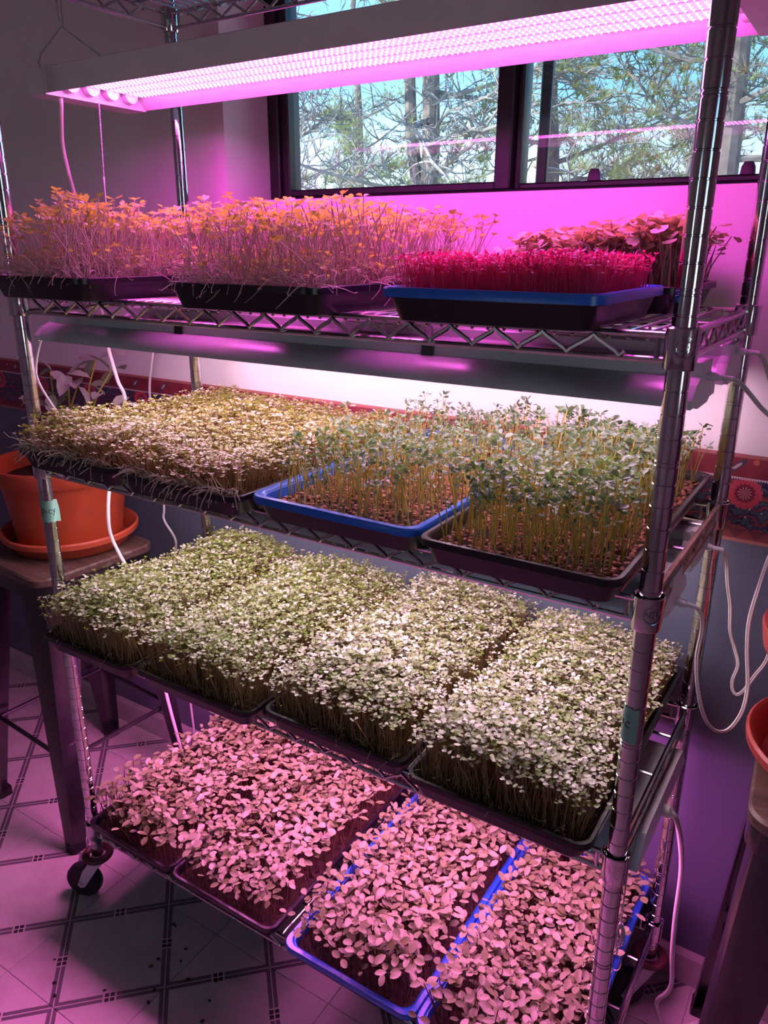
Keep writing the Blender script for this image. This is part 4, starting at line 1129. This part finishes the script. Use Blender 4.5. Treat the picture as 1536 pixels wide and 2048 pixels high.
# ---- second shelf
hb = lambda ex, ey: 1.02 - 0.10 * ey
for (x0, x1, y0, lab, xr) in ((0.019, 0.286, -0.062, 'black tray of short pale green sprouts beside the orange planter', (-1, 0.9)), (0.292, 0.556, -0.066, 'black tray of short pale green sprouts next to the blue rimmed pea tray', (-0.9, 1))):
    t, hx, hy = make_tray(x0, x1, y0, y0 + 0.535, z2, lab)
    plant(t, hx, hy, 3300, T_brocc, [M['stem_brown'], M['leaf_broccoli']], SOILH - 0.004, lean=0.16, edge_lean=0.8, hfun=hb)
    droop_front(t, hx, hy, 150, 0.034, 0.0011, M['stem_pale'], xr)
hp = lambda ex, ey: 0.90 - 0.04 * ey
t, hx, hy = make_tray(0.566, 0.846, -0.044, 0.484, z2, 'blue rimmed tray of thinner pea shoots over red brown seed', blue=True)
plant(t, hx, hy, 520, T_pea, [M['stem_green'], M['leaf_pea']], SOILH - 0.004, scale=(0.6, 1.0), lean=0.07, edge_lean=0.15, hfun=hp, single=130, piece='shoot', name='shoots', m=0.022)
peas = [(t, hx, hy)]
t, hx, hy = make_tray(0.855, 1.114, -0.056, 0.466, z2, 'black tray of thick leafy pea shoots by the near post')
plant(t, hx, hy, 640, T_pea, [M['stem_green'], M['leaf_pea']], SOILH - 0.004, scale=(0.75, 1.1), lean=0.07, edge_lean=0.15, hfun=hp, single=170, piece='shoot', name='shoots', m=0.022)
peas.append((t, hx, hy))
T_seed = [icoseed(0.0042)]
for (t, hx, hy) in peas:
    P = jit_grid(1500, hx, hy, 0.017, 0.017); n = len(P)
    pos = np.stack((P[:, 0], P[:, 1], SOILH - 0.004 + RNG.uniform(-0.001, 0.003, n)), -1)
    scatter('seeds', T_seed, pos, RNG.random(n) * 6, RNG.normal(0, 0.4, n), RNG.normal(0, 0.4, n), RNG.uniform(0.75, 1.15, n), [M['seed']], t)

# ---- third shelf
hs = lambda ex, ey: 1.0 - 0.10 * ey
for (x0, x1, y0, lab) in ((0.022, 0.272, -0.070, 'black tray of small leaved sprouts at the stool end of the third shelf'), (0.278, 0.552, -0.062, 'black tray of small leaved sprouts, second along the third shelf'), (0.557, 0.827, -0.036, 'black tray of dense pale small leaved sprouts under the blue pea tray'), (0.838, 1.112, -0.050, 'black tray of dense pale small leaved sprouts at the near post with green tape')):
    t, hx, hy = make_tray(x0, x1, y0, y0 + 0.535, z3, lab)
    plant(t, hx, hy, 4500, T_brass, [M['stem_brown'], M['leaf_green'] if x0 < 0.5 else M['leaf_brassica']], SOILH - 0.002, lean=0.10, edge_lean=0.35, hfun=hs)
    droop_front(t, hx, hy, 26, 0.03, 0.0006, M['stem_pink'])

# ---- bottom shelf
hu = lambda ex, ey: 0.92 - 0.06 * ey
for (x0, x1, y0, blue, lab) in ((0.019, 0.278, -0.030, False, 'black tray of oval leaved shoots on the bottom shelf above the visible caster'), (0.281, 0.550, -0.034, False, 'black tray of oval leaved shoots on the bottom shelf touching the first blue rimmed tray'), (0.584, 0.855, -0.040, True, 'blue rimmed tray of oval leaved shoots on the bottom shelf, next to a black tray'), (0.861, 1.110, -0.042, True, 'blue rimmed tray of oval leaved shoots on the bottom shelf against the near post')):
    t, hx, hy = make_tray(x0, x1, y0, y0 + 0.525, z4, lab, blue=blue)
    plant(t, hx, hy, 780, T_sun, [M['stem_dark'], M['leaf_sunflower']], SOILH - 0.004, lean=0.11, edge_lean=0.3, hfun=hu, single=260, piece='shoot', name='shoots')

# ================================================================== TAPE LABELS
STROKES = {'p': [[(0.0, -0.45), (0.02, 0.5)], [(0.02, 0.42), (0.28, 0.52), (0.36, 0.25), (0.22, 0.02), (0.02, 0.05)]],
           'i': [[(0.06, 0.02), (0.06, 0.5)], [(0.07, 0.72), (0.09, 0.76)]],
           'c': [[(0.40, 0.42), (0.24, 0.52), (0.06, 0.36), (0.06, 0.14), (0.22, 0.02), (0.42, 0.06)]],
           'y': [[(0.0, 0.52), (0.16, 0.12)], [(0.38, 0.60), (0.20, 0.16), (-0.02, -0.34)]]}
def write_on_post(mb, word, a0, u0, zc, size, r, width, slope=0.0):
    u = u0
    for ch in word:
        for st in STROKES[ch]:
            pts = smooth_path([(x * size + u, y * size, 0) for x, y in st], 4)
            mb.tube([on_cyl(p.x, zc + p.y + slope * (p.x - u0), r, a0) for p in pts], width, 5)
        u += (0.30 if ch == 'i' else 0.56) * size
def tape(px, py, zc, h, a0, a1, label, word, wa, wu, ws, flap):
    o = empty('tape_label', (px, py, zc), label, 'tape', 'green tape labels')
    mb = MB(); r = 0.01300; k = 16
    top = []; bot = []
    for i in range(k + 1):
        a = a0 + (a1 - a0) * i / k
        wob = 0.0012 * math.sin(i * 1.3)
        top.append((a, h / 2 + wob - 0.002 * i / k)); bot.append((a, -h / 2 + wob * 0.6 - 0.004 * i / k))
    rings = []
    for rr in (r, r + 0.0003):
        rings.append([(rr * math.cos(a), rr * math.sin(a), z) for a, z in top] + [(rr * math.cos(a), rr * math.sin(a), z) for a, z in bot[::-1]])
    b = len(mb.v); n2 = k + 1
    for (sgn, ring) in enumerate(rings): mb.v.extend(ring)
    m2 = 2 * n2
    for i in range(k):
        for s in (0, 1):
            q = (b + s * m2 + i, b + s * m2 + i + 1, b + s * m2 + (m2 - 2 - i), b + s * m2 + (m2 - 1 - i))
            mb.face(q if s == 0 else q[::-1])
    for i in range(m2): mb.face((b + i, b + (i + 1) % m2, b + m2 + (i + 1) % m2, b + m2 + i))
    if flap:
        e1 = Vector((r * math.cos(a1), r * math.sin(a1), 0)); tg = Vector((-math.sin(a1), math.cos(a1), 0)); nr = Vector((math.cos(a1), math.sin(a1), 0))
        zt, zb = top[-1][1], bot[-1][1]
        rows = [(0, 0), (0.004, 0.001), (0.009, 0.003)]
        g = []
        for (s, q) in rows:
            for z in (zt - s * 0.3, (zt + zb) / 2, zb - s * 0.35): g.append(e1 + tg * s * flap + nr * q * (1.6 if z < 0 else 0.6) + Vector((0, 0, z)))
        g2 = [p + nr * 0.0003 for p in g]; b = len(mb.v); mb.v.extend(tuple(p) for p in g + g2)
        for i in range(2):
            for j in range(2):
                a = b + i * 3 + j; mb.face((a, a + 1, a + 4, a + 3)); mb.face((a + 9, a + 12, a + 13, a + 10))
    mb.build('tape_strip', M['tape'], o)
    mb = MB(); write_on_post(mb, word, wa, wu, -0.004, ws, 0.01335, 0.0007, -0.12)
    mb.build('lettering', M['ink'], o)
aL = math.atan2(CAM.y, CAM.x)
tape(0, 0, 0.957, 0.042, aL - 1.7, aL + 1.15, 'green tape handwritten spicy on the post by the planter', 'picy', aL, -0.0130, 0.0155, 1.0)
tape(W, 0, 0.897, 0.046, AF - 2.2, AF + 0.42, 'green tape with wrapped lettering on the nearest post', 'ic', AF, -0.0155, 0.016, 0)

# ================================================================== STOOLS, POTS
def stool(cx, cy, label, rot):
    o = empty('metal_stool', (cx, cy, 0), label, 'stool', 'metal stools')
    zt = 0.725; hw = 0.163; ft = 0.190
    mb = MB()
    mb.loft([rrect(hw - 0.004, hw - 0.004, 0.038, zt - 0.022, 5), rrect(hw, hw, 0.040, zt - 0.018, 5), rrect(hw, hw, 0.040, zt - 0.004, 5), rrect(hw - 0.004, hw - 0.004, 0.038, zt, 5)])
    mb.build('seat', M['wood'], o)
    mb = MB()
    mb.loft([rrect(hw - 0.006, hw - 0.006, 0.036, zt - 0.060, 5), rrect(hw - 0.002, hw - 0.002, 0.038, zt - 0.056, 5), rrect(hw - 0.004, hw - 0.004, 0.038, zt - 0.022, 5)])
    mb.build('apron', M['dark_steel'], o)
    for sx in (-1, 1):
        for sy in (-1, 1):
            mb = MB(); rings = []
            for k in range(7):
                f = k / 6; z = (zt - 0.05) * (1 - f)
                cx2 = sx * (hw - 0.012 + (ft - hw + 0.012) * f); cy2 = sy * (hw - 0.012 + (ft - hw + 0.012) * f)
                w = 0.092 * (1 - f) + 0.034 * f
                # pressed sheet leg: a rounded outside corner with two tapering flanges
                th = 0.002; c = 0.018 * (1 - 0.4 * f)
                prof = [(-w, 0), (-c, 0), (-c * 0.3, -c * 0.3), (0, -c), (0, -w), (-th, -w), (-th, -c - 0.001), (-c * 0.35 - th, -c * 0.35 - th), (-c - 0.001, -th), (-w, -th)]
                rings.append([(cx2 + sx * a, cy2 + sy * b, z) for a, b in prof])
            if sx * sy < 0: rings = [r[::-1] for r in rings]
            mb.loft(rings)
            lg = mb.build('leg', M['dark_steel'], o)
            mb = MB(); mb.loft([rrect(0.018, 0.018, 0.006, z, 2, sx * (ft - 0.017), sy * (ft - 0.017)) for z in (0.0, 0.022)])
            mb.build('foot', M['rubber'], lg)
    # low rungs from leg to leg
    zb = 0.247; q = ft - 0.022 - 0.012
    for (a, b) in (((-1, -1), (1, -1)), ((1, -1), (1, 1)), ((1, 1), (-1, 1)), ((-1, 1), (-1, -1))):
        mb = MB(); mb.tube([(a[0] * q, a[1] * q, zb), (b[0] * q, b[1] * q, zb)], 0.0058, 8)
        mb.build('rung', M['dark_steel'], o)
    o.rotation_euler = (0, 0, rot)
    return o
stool(-0.342, 0.245, 'dark metal stool with a worn wooden seat under the orange planter', math.radians(-4))
stool(1.422, 0.292, 'dark metal stool with a worn wooden seat at the frame edge by the back post', math.radians(3.5))

def pot_and_saucer(cx, cy, z0, lab_p, lab_s, mats, plantfn=None):
    s = empty('plant_saucer', (cx, cy, z0), lab_s, 'saucer', 'plant saucers')
    mb = MB()
    mb.lathe([(0, 0), (0.128, 0), (0.136, 0.004), (0.150, 0.026), (0.160, 0.030), (0.164, 0.034), (0.165, 0.046), (0.161, 0.050), (0.156, 0.046), (0.150, 0.034), (0.138, 0.010), (0.130, 0.006), (0, 0.006)], 48)
    mb.build('dish', mats[1], s)
    p = empty('plant_pot', (cx, cy, z0 + 0.0065), lab_p, 'plant pot', 'plant pots')
    mb = MB()
    mb.lathe([(0, 0), (0.118, 0), (0.124, 0.005), (0.146, 0.196), (0.147, 0.205), (0.160, 0.208), (0.163, 0.214), (0.168, 0.248), (0.166, 0.254), (0.158, 0.254), (0.154, 0.246), (0.150, 0.23), (0.141, 0.15), (0.10, 0.148)], 48)
    mb.v = [(x, y, z * 0.84) for x, y, z in mb.v]
    mb.build('pot_body', mats[0], p)
    mb = MB(); n = 20
    mb.lathe([(0.0, 0.206), (0.05, 0.208), (0.10, 0.204), (0.1445, 0.205), (0.139, 0.16)], n); mb.v = [(x, y, z * 0.84) for x, y, z in mb.v]; mb.build('soil', M['soil'], p)
    if plantfn: plantfn(p)
def houseplant(p):
    mb = MB(); tips = []
    random.seed(3)
    for (x, y, h, lx, ly) in ((0.00, 0.00, 0.20, 0.03, -0.02), (0.03, 0.05, 0.22, 0.04, 0.03), (0.035, -0.01, 0.17, 0.05, 0.02), (0.05, 0.03, 0.20, 0.075, 0.05), (0.02, 0.02, 0.19, 0.02, 0.0), (0.07, 0.00, 0.13, 0.12, 0.03), (0.01, -0.03, 0.14, -0.03, -0.04), (0.06, -0.03, 0.11, 0.10, -0.02)):
        pts = [(x + lx * t * t, y + ly * t * t, 0.165 + (h * 1.25 + 0.075) * (t - 0.18 * t * t)) for t in (0, 0.25, 0.5, 0.75, 1.0)]
        mb.tube(pts, [0.0035, 0.003, 0.0026, 0.0022, 0.0018], 6); tips.append(pts)
    mb.build('plant_stem', M['stem_green'], p)
    base = leaf_oval(0.052, 0.034, 0.10, 0.25)
    me = []
    for k in range(4):
        T = Tmpl(); V, F = leaf_oval(0.050 + 0.006 * k, 0.030 + 0.004 * (k % 2), 0.08 + 0.04 * k, 0.15 + 0.12 * k); T.add(V, F, 0); me.append(tmpl_mesh('leaf', T, [M['leaf_house']]))
    for pts in tips:
        for (f, pit) in ((4, 0.8), (4, 0.2), (4, -0.2), (3, 0.1), (3, -0.4), (2, -0.5)):
            q = pts[f]; yaw = random.uniform(0, 2 * PI)
            link('leaf', random.choice(me), p, (q[0] + random.uniform(-.006, .006), q[1] + random.uniform(-.006, .006), q[2] - 0.004 * random.random()), (random.uniform(-0.6, 0.6), -pit + random.uniform(-0.3, 0.3), yaw), (random.uniform(0.8, 1.15),) * 3)
pot_and_saucer(-0.350, 0.282, 0.725, 'large orange planter with a leafy grey green plant on the stool', 'orange saucer under the large planter', (M['terracotta'], M['terracotta_light']), houseplant)
pot_and_saucer(1.402, 0.300, 0.725, 'terracotta plant pot tinted with painted reddish light, cut off by the frame edge', 'terracotta saucer tinted with painted reddish light, on the stool at the frame edge', (M['terracotta_redlit'], M['terracotta_redlit']))

# ================================================================== SEED HULLS ON THE FLOOR
mb = MB(); n = 6
mb.lathe([(0, -0.5), (0.42, -0.3), (0.5, 0.0), (0.42, 0.3), (0, 0.5)], 7, axis='x')
hull_me = mb.mesh('seed_hull', M['hull'])
random.seed(21)
hulls = [(0.055, -0.17), (0.38, -0.02), (0.40, -0.06), (0.42, -0.10), (0.30, -0.13), (0.33, -0.05), (0.44, -0.14), (0.27, 0.0), (0.24, -0.05), (0.20, 0.03)]
while len(hulls) < 46:
    hulls.append((random.uniform(0.10, 0.95), random.uniform(-0.36, 0.06)))
for (x, y) in hulls:
    s = random.uniform(0.6, 1.1)
    o = link('seed_hull', hull_me, None, (x, y, 0.0022 * s), (random.uniform(-0.2, 0.2), 0, random.uniform(0, PI)), (0.010 * s, 0.0062 * s, 0.0044 * s))
    props(o, 'tiny dark seed hull lying on the patterned floor under the rack', 'seed hull', 'seed hulls on the floor')

# ================================================================== OUTSIDE: ground and pines
mb = MB(); k = 12
for j in range(k + 1):
    for i in range(k + 1): mb.v.append((-40 + 70 * i / k, 0.9 + 60 * j / k, -0.5 + 0.25 * math.sin(i * 1.7 + j)))
for j in range(k):
    for i in range(k):
        a = j * (k + 1) + i; mb.face((a, a + 1, a + k + 2, a + k + 1))
props(mb.build('ground', M['ground']), 'dry ground outside the window', kind='structure')

def tuft(L, n):
    T = Tmpl()
    for i in range(n):
        a = random.uniform(0, 2 * PI); el = random.uniform(-0.3, 1.2); l = L * random.uniform(0.7, 1.1); w = 0.0045
        d = np.array((math.cos(a) * math.cos(el), math.sin(a) * math.cos(el), math.sin(el)))
        s = np.cross(d, (0.2, 0.3, 1)); s = s / np.linalg.norm(s) * w
        T.add([-s, s, d * l], [(0, 1, 2)], 0)
    return T
T_tuft = [tuft(0.13, 16) for _ in range(6)]

def pine(x, y, rad, height, label, seed, nb=26, z_lo=1.0, z_hi=5.0, blen=(1.2, 2.6), needle=0.9, brown=0.15, fork=None, zb=-0.55, dead=0.0):
    rnd = random.Random(seed)
    o = empty('pine_tree', (x, y, zb), label, 'tree', 'pines outside the window')
    mb = MB()
    tp = [(rnd.gauss(0, 0.05) * (k > 0), rnd.gauss(0, 0.05) * (k > 0), height * k / 10) for k in range(11)]
    mb.tube(smooth_path(tp, 3), [rad * (1 - 0.75 * i / 30) for i in range(31)], 10)
    if fork:
        fx, fy, fz = fork
        q = [(0, 0, fz), (fx * 0.5, fy * 0.5, fz + 0.5), (fx, fy, fz + 1.2), (fx * 1.4, fy * 1.4, fz + 3.0), (fx * 2.0, fy * 2, fz + 5.0)]
        mb.tube(smooth_path(q, 4), [rad * 0.72 * (1 - 0.6 * i / 16) for i in range(17)], 9)
    mb.build('trunk', M['bark'], o)
    br = MB(); pos = []; posd = []
    for b in range(nb):
        f = (b + rnd.random()) / nb
        z = z_lo - zb + (z_hi - z_lo) * f; a = rnd.uniform(0, 2 * PI); L = rnd.uniform(*blen) * (1.1 - 0.35 * f)
        d = Vector((math.cos(a), math.sin(a), rnd.uniform(-0.15, 0.35))); p = Vector((0, 0, z)); pts = [p.copy()]
        isdead = rnd.random() < dead
        for s in range(7):
            d = (d + Vector((rnd.gauss(0, 0.16), rnd.gauss(0, 0.16), rnd.gauss(0.02, 0.13)))).normalized()
            p = p + d * (L / 7); pts.append(p.copy())
        r0 = rad * rnd.uniform(0.16, 0.30)
        br.tube(pts, [r0 * (1 - 0.85 * i / 7) for i in range(8)], 5, caps=False)
        for s in range(1, 8):
            for q in range(3):
                bp = pts[s]; ta = rnd.uniform(0, 2 * PI)
                td = (Vector((math.cos(ta), math.sin(ta), rnd.uniform(-0.4, 0.6))) + d * 0.6).normalized(); tl = rnd.uniform(0.25, 0.6) * (1.1 - 0.08 * s)
                tw = [bp.copy()]; tp2 = bp.copy()
                for k in range(4):
                    td = (td + Vector((rnd.gauss(0, 0.25), rnd.gauss(0, 0.25), rnd.gauss(0, 0.25)))).normalized(); tp2 = tp2 + td * tl / 4; tw.append(tp2.copy())
                br.tube(tw, [0.011, 0.009, 0.007, 0.006, 0.004], 3, caps=False)
                for k in (2, 3, 4):
                    for _ in range(2):
                        td3 = (td + Vector((rnd.gauss(0, 0.6), rnd.gauss(0, 0.6), rnd.gauss(0, 0.6)))).normalized(); e3 = tw[k] + td3 * rnd.uniform(0.08, 0.22)
                        br.tube([tw[k], (tw[k] + e3) / 2 + Vector((0, 0, 0.01)), e3], [0.005, 0.004, 0.003], 3, caps=False)
                        if rnd.random() < (needle * (0.1 if isdead else 1)):
                            (posd if rnd.random() < brown else pos).append(tuple(e3))
    br.build('branches', M['twig'], o)
    for nm, ps, mt in (('needles', pos, M['needle_green']), ('dry_needles', posd, M['needle_brown'])):
        if len(ps) < 3: continue
        n = len(ps)
        ob = scatter(nm, T_tuft, np.array(ps), RNG.random(n) * 6, RNG.normal(0, 0.3, n), RNG.normal(0, 0.3, n), RNG.uniform(0.7, 1.3, n), [mt], o)
pine(-3.18, 7.0, 0.125, 9.0, 'forked pine with a thick grey trunk outside the fixed pane', 5, nb=24, fork=(-0.22, 0.05, 2.2), needle=0.16, dead=0.55, blen=(1.4, 3.0), z_hi=4.6)
pine(-2.40, 8.6, 0.13, 10.0, 'tall straight pine in full needle just past the window mullion', 9, nb=24, needle=0.75, brown=0.22, z_hi=5.2)
pine(0.02, 6.0, 0.12, 9.0, 'pine trunk standing behind the near rack post', 13, nb=20, needle=0.65, brown=0.2, z_hi=4.4)
pine(-1.6, 12.5, 0.13, 11.0, 'dense distant pine between the two nearer right trunks', 17, nb=30, needle=0.9, brown=0.3, z_hi=6.5, blen=(1.4, 2.6))
pine(-8.5, 13.5, 0.13, 8.0, 'small distant pine low in the fixed pane', 23, nb=22, needle=0.9, brown=0.1, z_hi=4.0, blen=(0.8, 1.6))
pine(-4.6, 6.2, 0.09, 8.0, 'bare twiggy pine near the window jamb', 31, nb=20, needle=0.06, dead=0.8, blen=(1.2, 2.4), z_hi=4.4)
